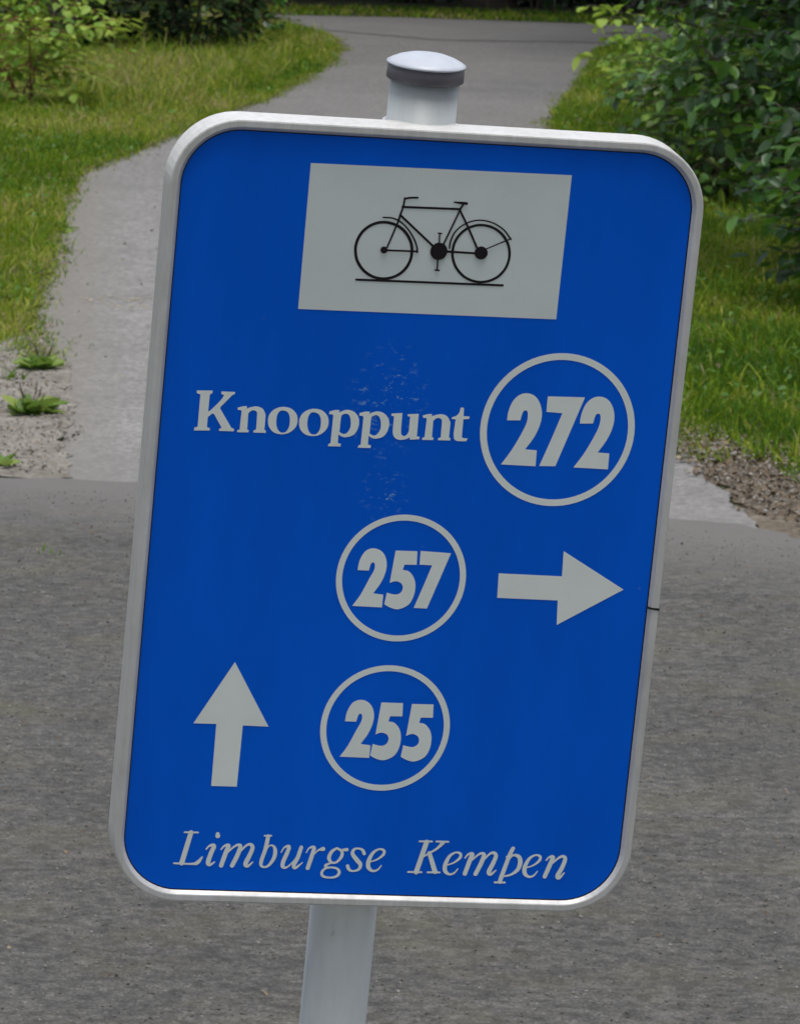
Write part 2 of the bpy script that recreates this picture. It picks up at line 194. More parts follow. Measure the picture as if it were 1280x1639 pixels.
'bike':['S',[[[-15.9,208.1,2.15],[-15.9,204.8,2.15],[-16.3,201.6,2.15],[-17.3,198.4,2.15],[-18.7,195.5,2.15],[-20.6,192.9,2.15],[-22.9,190.6,2.15],[-25.6,188.7,2.15],[-28.5,187.3,2.15],[-31.6,186.4,2.15],[-34.9,185.9,2.15],[-38.2,186.0,2.15],[-41.5,186.6,2.15],[-44.6,187.7,2.15],[-47.6,189.3,2.15],[-50.3,191.3,2.15],[-52.6,193.7,2.15],[-54.6,196.4,2.15],[-56.2,199.4,2.15],[-57.2,202.6,2.15],[-57.8,205.9,2.15],[-57.9,209.2,2.15],[-57.4,212.4,2.15],[-56.4,215.5,2.15],[-55.0,218.4,2.15],[-53.1,221.1,2.15],[-50.8,223.3,2.15],[-48.2,225.2,2.15],[-45.3,226.6,2.15],[-42.2,227.6,2.15],[-38.9,228.0,2.15],[-35.6,227.9,2.15],[-32.4,227.3,2.15],[-29.2,226.2,2.15],[-26.2,224.7,2.15],[-23.5,222.7,2.15],[-21.2,220.3,2.15],[-19.2,217.6,2.15],[-17.6,214.6,2.15],[-16.5,211.4,2.15],[-15.9,208.1,2.15]],[[56.9,209.7,1.90],[57.0,206.3,1.90],[56.5,203.0,1.90],[55.6,199.9,1.90],[54.1,196.9,1.90],[52.2,194.3,1.90],[49.9,191.9,1.90],[47.2,190.1,1.90],[44.2,188.6,1.90],[41.1,187.7,1.90],[37.8,187.2,1.90],[34.4,187.3,1.90],[31.1,187.9,1.90],[27.9,189.0,1.90],[24.8,190.6,1.90],[22.1,192.7,1.90],[19.7,195.1,1.90],[17.6,197.9,1.90],[16.1,200.9,1.90],[14.9,204.1,1.90],[14.3,207.4,1.90],[14.3,210.7,1.90],[14.7,214.0,1.90],[15.7,217.2,1.90],[17.1,220.1,1.90],[19.1,222.8,1.90],[21.4,225.1,1.90],[24.0,227.0,1.90],[27.0,228.4,1.90],[30.1,229.4,1.90],[33.4,229.8,1.90],[36.8,229.7,1.90],[40.1,229.1,1.90],[43.3,228.0,1.90],[46.4,226.4,1.90],[49.1,224.4,1.90],[51.5,222.0,1.90],[53.6,219.2,1.90],[55.2,216.2,1.90],[56.3,213.0,1.90],[56.9,209.7,1.90]],[[-55.1,184.2,1.70],[54.2,185.6,1.70]],[[-26.1,240.1,1.70],[16.8,240.8,1.70]],[[-25.1,246.7,1.40],[-25.6,240.6,1.40],[-27.3,233.9,1.50],[-28.6,228.3,1.40],[-34.7,209.3,1.20]],[[-25.2,246.2,1.50],[-21.2,247.2,1.50],[-15.6,247.6,1.50]],[[-26.8,233.7,1.70],[-0.97,212.5,1.60]],[[16.4,239.6,1.30],[6.84,213.8,1.30]],[[16.6,240.1,1.40],[23.6,228.3,1.50],[32.8,211.5,1.50]],[[16.7,241.0,1.50],[18.9,244.9,1.50]],[[11.6,245.8,1.10],[17.2,245.5,2.00],[21.0,245.3,2.20]],[[-35.9,207.3,1.40],[-12.6,207.7,1.40]],[[8.28,208.8,1.80],[33.1,208.6,1.60]],[[38.0,211.8,0.90],[56.7,221.0,1.00]],[[3.72,213.7,1.00],[3.26,221.6,1.00]],[[1.94,222.2,1.10],[4.86,222.0,1.10]],[[3.62,203.8,1.10],[4.04,194.9,1.10]],[[2.20,194.6,1.20],[5.73,194.4,1.20]],[[-40.1,231.7,1.10],[-32.7,231.5,1.20],[-26.4,228.9,1.20],[-20.3,223.6,1.20],[-15.4,216.8,1.30],[-12.7,210.9,1.30],[-12.1,207.2,1.50]],[[11.5,211.3,1.20],[11.9,216.9,1.30],[14.7,224.1,1.20],[20.7,229.8,1.10],[28.3,233.0,1.10],[35.8,233.4,1.10],[43.4,231.5,1.10],[50.9,227.0,1.20],[56.8,220.3,1.30]],[[3.87,208.9,12.8],[3.80,208.6,12.8]],[[35.3,209.3,9.75],[35.5,209.1,9.75]],[[-37.0,207.6,5.25],[-36.9,207.5,5.25]]]],
'arrows':[['P',[[[73.8,-34.1,0],[122.2,-34.4,0],[121.5,-14.8,0],[170.6,-42.8,0],[122.2,-72.4,0],[121.0,-53.3,0],[74.6,-53.1,0]]]],['P',[[[-118.8,-110.7,0],[-89.1,-160.0,0],[-108.5,-159.8,0],[-108.8,-207.8,0],[-128.2,-207.9,0],[-128.5,-159.3,0],[-145.8,-159.4,0]]]]]}

# ------------------------------------------------------------------ materials
M = {}
M['near'] = asphalt('near_asphalt', 0.050, 0.080, (0.26, 0.25, 0.23), 0.5, (1.0, 0.97, 0.91), 0.95, 0.4)
M['path'] = asphalt('path_asphalt', 0.165, 0.22, (0.34, 0.33, 0.31), 0.35, (1.0, 0.975, 0.95), 0.6)
M['far'] = asphalt('far_asphalt', 0.115, 0.14, (0.26, 0.26, 0.25), 0.35, (1.0, 0.98, 0.96), 0.3)
def shade_far(mat):
    # far path darkened for tree shade, put into its colour; paler trodden sand near
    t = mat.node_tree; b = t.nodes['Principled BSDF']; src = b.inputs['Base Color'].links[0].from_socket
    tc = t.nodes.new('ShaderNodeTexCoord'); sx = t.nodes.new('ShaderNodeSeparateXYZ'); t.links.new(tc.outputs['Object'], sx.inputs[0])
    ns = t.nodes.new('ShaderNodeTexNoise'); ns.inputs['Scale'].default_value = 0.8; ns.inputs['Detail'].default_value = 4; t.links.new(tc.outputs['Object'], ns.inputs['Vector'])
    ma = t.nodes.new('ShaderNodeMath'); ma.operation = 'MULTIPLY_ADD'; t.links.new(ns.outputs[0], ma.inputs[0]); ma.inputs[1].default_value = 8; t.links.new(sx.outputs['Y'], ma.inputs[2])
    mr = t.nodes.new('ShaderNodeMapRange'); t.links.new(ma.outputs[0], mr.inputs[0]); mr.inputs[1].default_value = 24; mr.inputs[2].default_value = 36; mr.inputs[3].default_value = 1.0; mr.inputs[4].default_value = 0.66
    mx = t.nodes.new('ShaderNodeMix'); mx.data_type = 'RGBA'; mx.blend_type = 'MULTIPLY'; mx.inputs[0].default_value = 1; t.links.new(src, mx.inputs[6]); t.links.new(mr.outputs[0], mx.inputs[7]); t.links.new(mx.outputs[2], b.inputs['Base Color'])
shade_far(M['path'])
def edge_mix(mat, nx, ny, off, a, b, col, amount, nscale, namp):
    # trodden grit fading out across a boundary line nx*x + ny*y = off
    t = mat.node_tree; bs = t.nodes['Principled BSDF']; src = bs.inputs['Base Color'].links[0].from_socket
    tc = t.nodes.new('ShaderNodeTexCoord'); sx = t.nodes.new('ShaderNodeVectorMath'); sx.operation = 'DOT_PRODUCT'; t.links.new(tc.outputs['Object'], sx.inputs[0]); sx.inputs[1].default_value = (nx, ny, 0)
    ns = t.nodes.new('ShaderNodeTexNoise'); ns.inputs['Scale'].default_value = nscale; ns.inputs['Detail'].default_value = 7; ns.inputs['Roughness'].default_value = 0.75; t.links.new(tc.outputs['Object'], ns.inputs['Vector'])
    ma = t.nodes.new('ShaderNodeMath'); ma.operation = 'MULTIPLY_ADD'; t.links.new(ns.outputs[0], ma.inputs[0]); ma.inputs[1].default_value = namp; t.links.new(sx.outputs['Value'], ma.inputs[2])
    mr = t.nodes.new('ShaderNodeMapRange'); t.links.new(ma.outputs[0], mr.inputs[0]); mr.inputs[1].default_value = off + a + namp * .5; mr.inputs[2].default_value = off + b + namp * .5; mr.inputs[3].default_value = amount; mr.inputs[4].default_value = 0.0
    mx = t.nodes.new('ShaderNodeMix'); mx.data_type = 'RGBA'; t.links.new(mr.outputs[0], mx.inputs[0]); t.links.new(src, mx.inputs[6]); mx.inputs[7].default_value = (*col, 1); t.links.new(mx.outputs[2], bs.inputs['Base Color'])
edge_mix(M['path'], 1.0, 0.055, -0.105, -0.02, 0.16, (0.165, 0.153, 0.13), 0.6, 14, 0.25)
edge_mix(M['near'], -0.35, -1.0, -12.74, 0.1, 1.0, (0.135, 0.131, 0.125), 0.8, 9, 0.6)
edge_mix(M['path'], 0.35, 1.0, 12.74, 0.0, 0.9, (0.165, 0.162, 0.156), 0.6, 11, 0.5)
def soil_mat():
    t = NT('forest_soil'); co = t.coord(); t.b.inputs['Roughness'].default_value = 1.0
    c = t.ramp(t.noise(co, 2.2, 6, 0.7, 0.4), [(0.3, (0.022, 0.024, 0.009)), (0.5, (0.045, 0.05, 0.014)), (0.7, (0.075, 0.062, 0.03))])
    c = t.mix(0.7, c, t.ramp(t.noise(co, 45, 5, 0.75), [(0.3, 0.35), (0.7, 1.7)]), 'MULTIPLY')
    t.l(c, t.b.inputs['Base Color']); t.bump(t.noise(co, 30, 5, 0.7), 0.8, 0.02); return t.m
M['soil'] = soil_mat()
def sand_mat():
    t = NT('sandy_grit'); co = t.coord(); t.b.inputs['Roughness'].default_value = 0.95
    c = t.ramp(t.noise(co, 5, 6, 0.75, 0.5), [(0.3, (0.125, 0.111, 0.09)), (0.5, (0.195, 0.18, 0.156)), (0.75, (0.26, 0.245, 0.222))])
    c = t.mix(0.8, c, t.ramp(t.noise(co, 48, 6, 0.8), [(0.36, 0.3), (0.64, 1.7)]), 'MULTIPLY')
    t.l(c, t.b.inputs['Base Color']); t.bump(t.noise(co, 90, 4, 0.7), 0.7, 0.006); return t.m
M['sand'] = sand_mat()
def duff_mat():
    t = NT('leaf_duff'); co = t.coord(); t.b.inputs['Roughness'].default_value = 1.0
    c = t.ramp(t.noise(co, 9, 6, 0.75, 0.5), [(0.3, (0.07, 0.055, 0.036)), (0.5, (0.135, 0.112, 0.084)), (0.72, (0.22, 0.195, 0.165))])
    c = t.mix(0.8, c, t.ramp(t.noise(co, 90, 4, 0.8), [(0.35, 0.4), (0.65, 1.6)]), 'MULTIPLY')
    t.l(c, t.b.inputs['Base Color']); t.bump(t.noise(co, 60, 4, 0.7), 0.8, 0.01); return t.m
M['duff'] = duff_mat()
M['grass'] = leaf_mat('grass_blade', [(0.0, (0.022, 0.080, 0.006)), (0.35, (0.092, 0.20, 0.010)), (0.6, (0.235, 0.31, 0.020)), (0.8, (0.40, 0.39, 0.075)), (1.0, (0.36, 0.30, 0.16))], 0.6, 0.35, (0.25, 0.36, 0.02), 0.15)
M['cover'] = leaf_mat('ground_cover_leaf', [(0.0, (0.035, 0.10, 0.012)), (0.5, (0.08, 0.19, 0.025)), (1.0, (0.18, 0.30, 0.08))], 0.5, 0.3, (0.2,0.35,0.05), 0.3)
M['weed'] = leaf_mat('weed_leaf', [(0.0, (0.05, 0.12, 0.015)), (0.5, (0.12, 0.22, 0.03)), (1.0, (0.26, 0.34, 0.08))], 0.5, 0.3, (0.2, 0.35, 0.05), 0.3)
M['litter'] = leaf_mat('dead_leaf', [(0.0, (0.04, 0.024, 0.012)), (0.5, (0.12, 0.082, 0.045)), (0.8, (0.20, 0.15, 0.095)), (1.0, (0.30, 0.26, 0.19))], 0.7, 0.05, (0.2, 0.1, 0.03))
M['hazel'] = leaf_mat('bush_leaf', [(0.0, (0.008, 0.034, 0.010)), (0.4, (0.034, 0.105, 0.024)), (0.75, (0.09, 0.21, 0.030)), (1.0, (0.22, 0.34, 0.04))], 0.40, 0.28, (0.14, 0.32, 0.02), 0.5)
M['lime'] = leaf_mat('young_leaf', [(0.0, (0.05, 0.15, 0.02)), (0.5, (0.16, 0.31, 0.035)), (1.0, (0.38, 0.50, 0.09))], 0.5, 0.35, (0.3, 0.45, 0.03), 0.3)
M['dark'] = leaf_mat('dark_leaf', [(0.0, (0.008, 0.018, 0.008)), (0.6, (0.018, 0.04, 0.014)), (1.0, (0.035, 0.065, 0.012))], 0.7, 0.1, (0.05, 0.12, 0.02), 0.1)
M['crown'] = leaf_mat('crown_leaf', [(0.0, (0.02, 0.05, 0.012)), (1.0, (0.06, 0.12, 0.025))], 0.5, 0.2)
M['bark'] = plain('bark', (0.06, 0.05, 0.038), 0.95, 0, 0.5, 12)
M['stem'] = plain('green_brown_stem', (0.06, 0.05, 0.025), 0.8, 0, 0.4, 30)
M['redstem'] = plain('red_brown_stem', (0.17, 0.055, 0.03), 0.7, 0, 0.4, 30)
M['pebble'] = leaf_mat('pebble', [(0, (0.08, 0.07, 0.06)), (0.5, (0.22, 0.21, 0.19)), (1, (0.42, 0.4, 0.36))], 0.85, 0.0)
M['greygrit'] = leaf_mat('grey_grit', [(0, (0.07, 0.068, 0.062)), (0.6, (0.12, 0.115, 0.105)), (1, (0.34, 0.33, 0.30))], 0.85, 0.0)
M['fleck'] = plain('pale_yellow_paint_flake', (0.30, 0.27, 0.19), 0.9, 0, 0.3, 60)
# sign materials
def blue_mat():
    t = NT('blue_reflective_film'); co = t.coord()
    c = t.mix(1.0, (0.0, 0.130, 0.82), t.ramp(t.noise(t.coord((1.6, 1, 0.5)), 5, 5, 0.6), [(0.3, 0.88), (0.7, 1.10)]), 'MULTIPLY')
    # chalky smears (dried rain marks) in the upper middle of the plate, and tiny specks all over
    tc = t.n('ShaderNodeTexCoord'); sx = t.n('ShaderNodeSeparateXYZ'); t.l(tc.outputs['Object'], sx.inputs[0])
    def lobe(cx, cz, rx, rz):
        mp = t.n('ShaderNodeMapping'); mp.inputs['Location'].default_value = (-cx / rx, 0, -cz / rz); mp.inputs['Scale'].default_value = (1 / rx, 0, 1 / rz)
        t.l(tc.outputs['Object'], mp.inputs['Vector'])
        ln = t.n('ShaderNodeVectorMath', operation='LENGTH'); t.l(mp.outputs[0], ln.inputs[0])
        return t.ramp(ln.outputs['Value'], [(0.25, 1.0), (1.0, 0.0)])
    a = t.mix(1.0, lobe(-0.022, 0.092, 0.035, 0.05), lobe(-0.018, 0.024, 0.022, 0.024), 'LIGHTEN')
    n1 = t.ramp(t.noise(t.coord((1, 1, 1.8)), 105, 5, 0.75, 0.15), [(0.56, 0.0), (0.66, 1.0)])
    mask = t.mix(1.0, a, n1, 'MULTIPLY')
    c = t.mix(t.mix(1.0, mask, 1.0, 'MULTIPLY'), c, (0.25, 0.52, 0.80))
    vo = t.n('ShaderNodeTexVoronoi'); vo.inputs['Scale'].default_value = 34; t.l(co, vo.inputs['Vector'])
    sp = t.mix(1.0, t.ramp(vo.outputs['Distance'], [(0.03, 1.0), (0.055, 0.0)]), t.ramp(t.noise(co, 9, 2), [(0.55, 0), (0.62, 0.6)]), 'MULTIPLY')
    c = t.mix(sp, c, (0.25, 0.38, 0.55))
    t.l(c, t.b.inputs['Base Color']); t.b.inputs['Roughness'].default_value = 0.42; t.b.inputs['Specular IOR Level'].default_value = 0.12
    return t.m
M['blue'] = blue_mat()
M['white'] = plain('white_reflective_film', (0.72, 0.79, 0.795), 0.5, 0, 0.05, 14, 0.15)
M['print'] = plain('white_reflective_print', (0.86, 0.93, 0.90), 0.5, 0, 0.05, 14, 0.15)
M['ink'] = plain('black_ink', (0.012, 0.008, 0.012), 0.5, 0, 0.1, 50, 0.3)
def alu_mat():
    t = NT('weathered_aluminium'); co = t.coord((1, 1, 0.06))
    st = t.noise(co, 160, 4, 0.7); di = t.noise(t.coord(), 12, 5, 0.7)
    c = t.mix(0.5, t.ramp(st, [(0.3, (0.54, 0.54, 0.53)), (0.7, (0.80, 0.80, 0.81))]), t.ramp(di, [(0.3, (0.50, 0.50, 0.46)), (0.65, (0.82, 0.82, 0.83))]))
    t.l(c, t.b.inputs['Base Color']); t.b.inputs['Metallic'].default_value = 0.15
    t.l(t.ramp(di, [(0.3, 0.5), (0.7, 0.33)]), t.b.inputs['Roughness']); return t.m
M['alu'] = alu_mat()
def post_mat():
    t = NT('pale_grey_post_coating'); co = t.coord((1, 1, 0.2))
    c = t.ramp(t.noise(co, 25, 5, 0.65), [(0.3, (0.35, 0.38, 0.40)), (0.7, (0.47, 0.51, 0.53))])
    c = t.mix(t.ramp(t.noise(t.coord(), 70, 4, 0.7), [(0.66, 0), (0.72, 0.5)]), c, (0.25, 0.26, 0.24))
    t.l(c, t.b.inputs['Base Color']); t.b.inputs['Roughness'].default_value = 0.4; return t.m
M['post'] = post_mat()
M['capdome'] = plain('pale_plastic_cap', (0.50, 0.54, 0.62), 0.4, 0, 0.08, 60)
M['capband'] = plain('dark_grey_plastic_band', (0.10, 0.095, 0.115), 0.5, 0, 0.1, 60)
M['seal'] = plain('dark_rubber_seal', (0.012, 0.016, 0.035), 0.8, 0, 0.3, 40, 0.1)
M['gap'] = plain('dark_gap', (0.01, 0.01, 0.01), 0.9, 0, 0.1, 60)

# ------------------------------------------------------------------ the ground
rng = np.random.default_rng(7)
def jitter_poly(pts, step=0.06, amp=0.03, seed=0, closed=True):
    r = np.random.default_rng(seed); out = []
    n = len(pts); ph = r.uniform(0, 6.28, 6)
    s = 0.0
    for i in range(n):
        a = np.array(pts[i], float); b = np.array(pts[(i + 1) % n], float); L = np.linalg.norm(b - a)
        k = max(1, min(260, int(L / step))); nrm = np.array([-(b - a)[1], (b - a)[0]]) / max(L, 1e-6)
        for j in range(k):
            q = a + (b - a) * j / k; ss = s + L * j / k
            w = math.sin(ss * 5.1 + ph[0]) * .5 + math.sin(ss * 11.7 + ph[1]) * .35 + math.sin(ss * 27.3 + ph[2]) * .3 + r.normal() * .35
            out.append(q + nrm * w * amp)
        s += L
    return out
def sheet(name, pts, z, mat, amp=0.03, step=0.06, seed=0, **tg):
    P = jitter_poly(pts, step, amp, seed) if amp else pts
    V = [Vector((p[0], p[1], z)) for p in P]
    tri = tessellate_polygon([V])
    T = [tuple(t) for t in tri]
    V2 = np.array([v[:] for v in V]); T = np.array(T)
    a = V2[T[:, 1]] - V2[T[:, 0]]; b = V2[T[:, 2]] - V2[T[:, 0]]
    neg = (a[:, 0] * b[:, 1] - a[:, 1] * b[:, 0]) < 0
    T[neg] = T[neg][:, ::-1]
    me = fast_mesh(name, V2, T, mat=mat); o = mesh_obj(name, me); tag(o, kind='structure'); return o
S_ = 400
g = pyobj('ground', [(-S_, -S_, 0), (S_, -S_, 0), (S_, S_, 0), (-S_, S_, 0)], [(0, 1, 2, 3)], M['soil']); tag(g, 'dark woodland soil under grass and leaf litter', kind='structure')
# the pale cycle path running away from the crossing
left_edge = gpl([(60, 900), (95, 765), (100, 700), (92, 640), (85, 590), (55, 545), (58, 500), (88, 400), (98, 330), (130, 280), (240, 236), (330, 195), (380, 176), (430, 160), (480, 132), (525, 105), (545, 82), (522, 58), (470, 43), (392, 31)])
right_edge = gpl([(1235, 910), (1212, 852), (1165, 800), (1120, 745), (1075, 700), (1040, 620), (1010, 500), (975, 380), (935, 280), (882, 200), (905, 170), (940, 122), (960, 78), (1010, 60)])
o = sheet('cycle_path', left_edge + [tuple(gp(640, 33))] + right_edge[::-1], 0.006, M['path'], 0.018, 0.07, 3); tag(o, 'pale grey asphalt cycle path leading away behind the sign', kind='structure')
road = gpl([(-2500, 700), (-300, 752), (0, 770), (120, 774), (235, 779), (420, 790), (700, 808), (1075, 838), (1190, 845), (1280, 866), (1700, 930), (3600, 1100)]) + [(30, -25), (-30, -25)]
o = sheet('asphalt_crossing', road[:-2] + [(6, 2), (6, -12), (-6, -12), (-6, 2)], 0.010, M['near'], 0.03, 0.05, 5); tag(o, 'dark rough asphalt of the nearer crossing path', kind='structure')
far_poly = [(-14, gp(640, 26)[1] - .2)] + gpl([(200, 21), (640, 30), (960, 41), (1280, 53)]) + [(14, 37.4), (14, 33.9)] + gpl([(1500, 105), (1280, 92), (1100, 78), (960, 70), (700, 66), (520, 50), (430, 34), (390, 29)]) + [(-14, 38.4)]
o = sheet('far_road', far_poly, 0.010, M['far'], 0.02, 0.09, 9); tag(o, 'grey road crossing behind the end of the cycle path', kind='structure')
o = sheet('sandy_shoulder', gpl([(-600, 560), (0, 548), (50, 528), (88, 560), (112, 600), (118, 650), (104, 700), (112, 768), (60, 770), (0, 766), (-600, 752)]), 0.0085, M['sand'], 0.018, 0.06, 11); tag(o, 'gritty sand shoulder left of the path', kind='structure')
o = sheet('littered_shoulder', gpl([(1068, 672), (1130, 690), (1200, 705), (1280, 742), (1900, 900), (1900, 1100), (1300, 930), (1230, 890), (1200, 835), (1150, 775), (1110, 745), (1000, 725), (1000, 672)]), 0.0045, M['duff'], 0.03, 0.04, 13); tag(o, 'brown strip of dead leaves and grit right of the path', kind='structure')

# ------------------------------------------------------------------ scatter tools
def inside(P, poly):
    x, y = P[:, 0], P[:, 1]; c = np.zeros(len(P), bool); n = len(poly)
    for i in range(n):
        x1, y1 = poly[i]; x2, y2 = poly[(i + 1) % n]
        if y1 == y2: continue
        cond = ((y1 > y) != (y2 > y)) & (x < (x2 - x1) * (y - y1) / (y2 - y1) + x1)
        c ^= cond
    return c
def wob(x, y, f=1.0, s=0.0):
    return (np.sin(x * 2.3 * f + y * 1.1 * f + s) + np.sin(x * 5.1 * f - y * 1.9 * f + 1.3 + s) * .7 + np.sin(x * 1.1 * f + y * 4.3 * f + 2.1 * s + 2) * .7 + np.sin(x * 9.7 * f + y * 7.3 * f + s) * .4) / 2.8
def scatter(poly, n, r, edge=0.05):
    poly = np.array(poly); lo = poly.min(0); hi = poly.max(0)
    P = r.uniform(lo, hi, (n, 2))
    Q = P + np.stack([wob(P[:, 0], P[:, 1], 3.1), wob(P[:, 0], P[:, 1], 3.7, 2)], 1) * edge
    return P[inside(Q, [tuple(p) for p in poly])]
def blades(P, h, w, lean, r, tint):
    n = len(P); az = r.uniform(0, 6.283, n); la = r.uniform(0, 6.283, n)
    L = np.array([0, .4, .75, 1.0]); wd = np.array([1, .85, .5])
    hx, hy = np.cos(la), np.sin(la); V = np.zeros((n, 7, 3))
    wx, wy = np.cos(az) * w / 2, np.sin(az) * w / 2
    for i in range(4):
        bend = lean * h * L[i] ** 2; z = h * L[i] * (1 - .35 * lean * L[i])
        cx = P[:, 0] + hx * bend; cy = P[:, 1] + hy * bend
        if i < 3:
            V[:, 2 * i] = np.stack([cx - wx * wd[i], cy - wy * wd[i], z], 1); V[:, 2 * i + 1] = np.stack([cx + wx * wd[i], cy + wy * wd[i], z], 1)
        else: V[:, 6] = np.stack([cx, cy, z], 1)
    T = np.array([(0, 1, 3), (0, 3, 2), (2, 3, 5), (2, 5, 4), (4, 5, 6)])
    T = (T[None] + (np.arange(n) * 7)[:, None, None]).reshape(-1, 3)
    return V.reshape(-1, 3), T, np.repeat(tint, 7)
def leaf_template(fold=0.12, droop=0.15, width=0.62, levels=(0, .12, .35, .65, .88, 1), wob_=0.0):
    V = []; T = []; ws = {0: 0, 1: 0}
    prev = None
    for t in levels:
        wdt = width * .5 * (math.sin(math.pi * t ** 0.8) ** 0.75 if 0 < t < 1 else 0)
        z = -droop * t * t
        if wdt == 0:
            V.append((0, t, z)); cur = (len(V) - 1,)
        else:
            V += [(-wdt, t, z + fold * wdt), (0, t, z - fold * .3), (wdt, t, z + fold * wdt * (1 + wob_))]; cur = (len(V) - 3, len(V) - 2, len(V) - 1)
        if prev is not None:
            if len(prev) == 1 and len(cur) == 3: T += [(prev[0], cur[1], cur[0]), (prev[0], cur[2], cur[1])]
            elif len(prev) == 3 and len(cur) == 3:
                for a in (0, 1): T += [(prev[a], prev[a + 1], cur[a + 1]), (prev[a], cur[a + 1], cur[a])]
            elif len(prev) == 3: T += [(prev[0], prev[1], cur[0]), (prev[1], prev[2], cur[0])]
        prev = cur
    return np.array(V, float), np.array(T)
LEAF_LO = leaf_template(levels=(0, .3, .68, 1)); LEAF_HI = leaf_template()
def rot_mats(n, r, tilt=0.5, az=None):
    """random leaf frames: Y = leaf direction, Z = leaf face, mostly facing up"""
    az = r.uniform(0, 6.283, n) if az is None else az
    pit = r.normal(-0.25, tilt, n); rol = r.normal(0, tilt, n)
    ca, sa = np.cos(az), np.sin(az); cp, sp = np.cos(pit), np.sin(pit)
    Y = np.stack([ca * cp, sa * cp, sp], 1); X0 = np.stack([sa, -ca, np.zeros(n)], 1); Z0 = np.cross(X0, Y)
    X = X0 * np.cos(rol)[:, None] + Z0 * np.sin(rol)[:, None]; Z = np.cross(X, Y)
    return np.stack([X, Y, Z], 2)
def cloud(name, P, R, size, tint, tmpl, mat, smooth=True):
    V, T = tmpl; n = len(P)
    W = np.einsum('nij,vj->nvi', R, V) * np.asarray(size)[:, None, None] + P[:, None, :]
    TT = (T[None] + (np.arange(n) * len(V))[:, None, None]).reshape(-1, 3)
    return fast_mesh(name, W.reshape(-1, 3), TT, np.repeat(tint, len(V)), mat, smooth)

# ------------------------------------------------------------------ grass verges
left_poly = [(-7, 15.6)] + gpl([(-700, 590), (0, 560), (35, 530), (60, 500), (90, 400), (100, 330), (130, 280), (240, 236), (330, 195), (430, 160), (480, 132), (525, 105), (545, 82), (522, 58), (470, 43), (392, 31)]) + [(-7, 39)]
right_poly = gpl([(1000, 690), (1085, 702), (1150, 716), (1280, 775), (1700, 880)]) + [(6, 12.4), (6, 34.2)] + gpl([(1280, 92), (1060, 78), (960, 78), (940, 122), (905, 170), (882, 200), (935, 280), (975, 380), (1010, 500), (1040, 620)])
far_strip = [(-9, gp(640, 29)[1] + .35)] + gpl([(200, 20), (640, 28), (960, 39), (1280, 51)]) + [(9, 38.2)] + gpl([(1280, 36), (960, 24), (640, 13), (200, 5)]) + [(-9, gp(640, 13)[1])]
def make_grass(name, poly, n, hr, wr, seed, label, yellow=0.0, bare=-0.75, nearboost=None):
    r = np.random.default_rng(seed); P = scatter(poly, n, r, 0.06)
    if nearboost is not None:                        # thinner far away and far off to the sides
        keep = r.random(len(P)) < np.clip(nearboost(P), 0, 1); P = P[keep]
    d = wob(P[:, 0], P[:, 1], 1.3, seed); P = P[(d > bare) | (r.random(len(P)) < 0.35)]; d = wob(P[:, 0], P[:, 1], 1.3, seed)
    d2 = wob(P[:, 0], P[:, 1], 0.6, seed + 3)
    k = len(P); hgt = r.uniform(*hr, k) * (0.75 + 0.45 * (d + 1) / 2) * np.where(r.random(k) < .06, 1.9, 1)
    tint = np.clip(0.36 + yellow + 0.42 * d2 + r.normal(0, .2, k) + np.where(r.random(k) < .09, .45, 0) + 0.2 * wob(P[:, 0], P[:, 1], 4.1, seed + 9), 0, 1)
    V, T, tt = blades(P, hgt, r.uniform(*wr, k) * (1 + P[:, 1] / 60), r.uniform(.1, 1.1, k), r, tint)
    o = mesh_obj(name, fast_mesh(name, V, T, tt, M['grass'])); tag(o, label, 'grass', kind='stuff'); return o
fov = lambda P, m: 1 - 0.8 * (np.abs(P[:, 0]) > P[:, 1] * 0.0753 + m)
make_grass('verge_grass', left_poly, 620000, (.022, .065), (.003, .006), 1, 'rough yellow-green grass on the verge left of the path', 0.11, bare=-0.5, nearboost=lambda P: fov(P, .9) * np.clip(1.15 - (P[:, 1] - 18) / 40, .5, 1) * (P[:, 0] > -4.2))
make_grass('verge_grass', right_poly, 520000, (.025, .075), (.003, .0065), 2, 'darker green grass on the verge right of the path', -0.02, nearboost=lambda P: fov(P, .9) * np.clip(1.15 - (P[:, 1] - 16) / 40, .5, 1) * (P[:, 0] < 4.5))
make_grass('verge_grass', far_strip, 30000, (.02, .05), (.006, .011), 4, 'dim strip of grass beyond the far road', -0.05)
# taller, drier grass round the foot of the dark shrub
tall = gpl([(120, 175), (240, 190), (420, 140), (500, 100), (420, 84), (250, 86), (100, 110)])
make_grass('tall_grass', tall, 7000, (.07, .17), (.003, .005), 6, 'taller olive grass in front of the near-black shrub', 0.28, bare=-2)
# small broad leaves (clover, plantain) growing in the grass
def make_cover(poly, n, seed, label, fn=None):
    r = np.random.default_rng(seed); P = scatter(poly, n, r, .05)
    d = wob(P[:, 0], P[:, 1], 1.9, seed + 5); P = P[(d > 0.05) & (np.abs(P[:, 0]) < P[:, 1] * .0753 + 1.2)]
    k = len(P); P3 = np.column_stack([P, r.uniform(.015, .075, k)])
    o = mesh_obj('ground_cover', cloud('ground_cover', P3, rot_mats(k, r, .35), r.uniform(.012, .034, k), r.beta(1.6, 2.4, k), LEAF_LO, M['cover'])); tag(o, label, 'ground cover', kind='stuff')
make_cover(left_poly, 26000, 21, 'small broad-leaved weeds among the left verge grass')
make_cover(right_poly, 30000, 22, 'small broad-leaved weeds among the right verge grass')
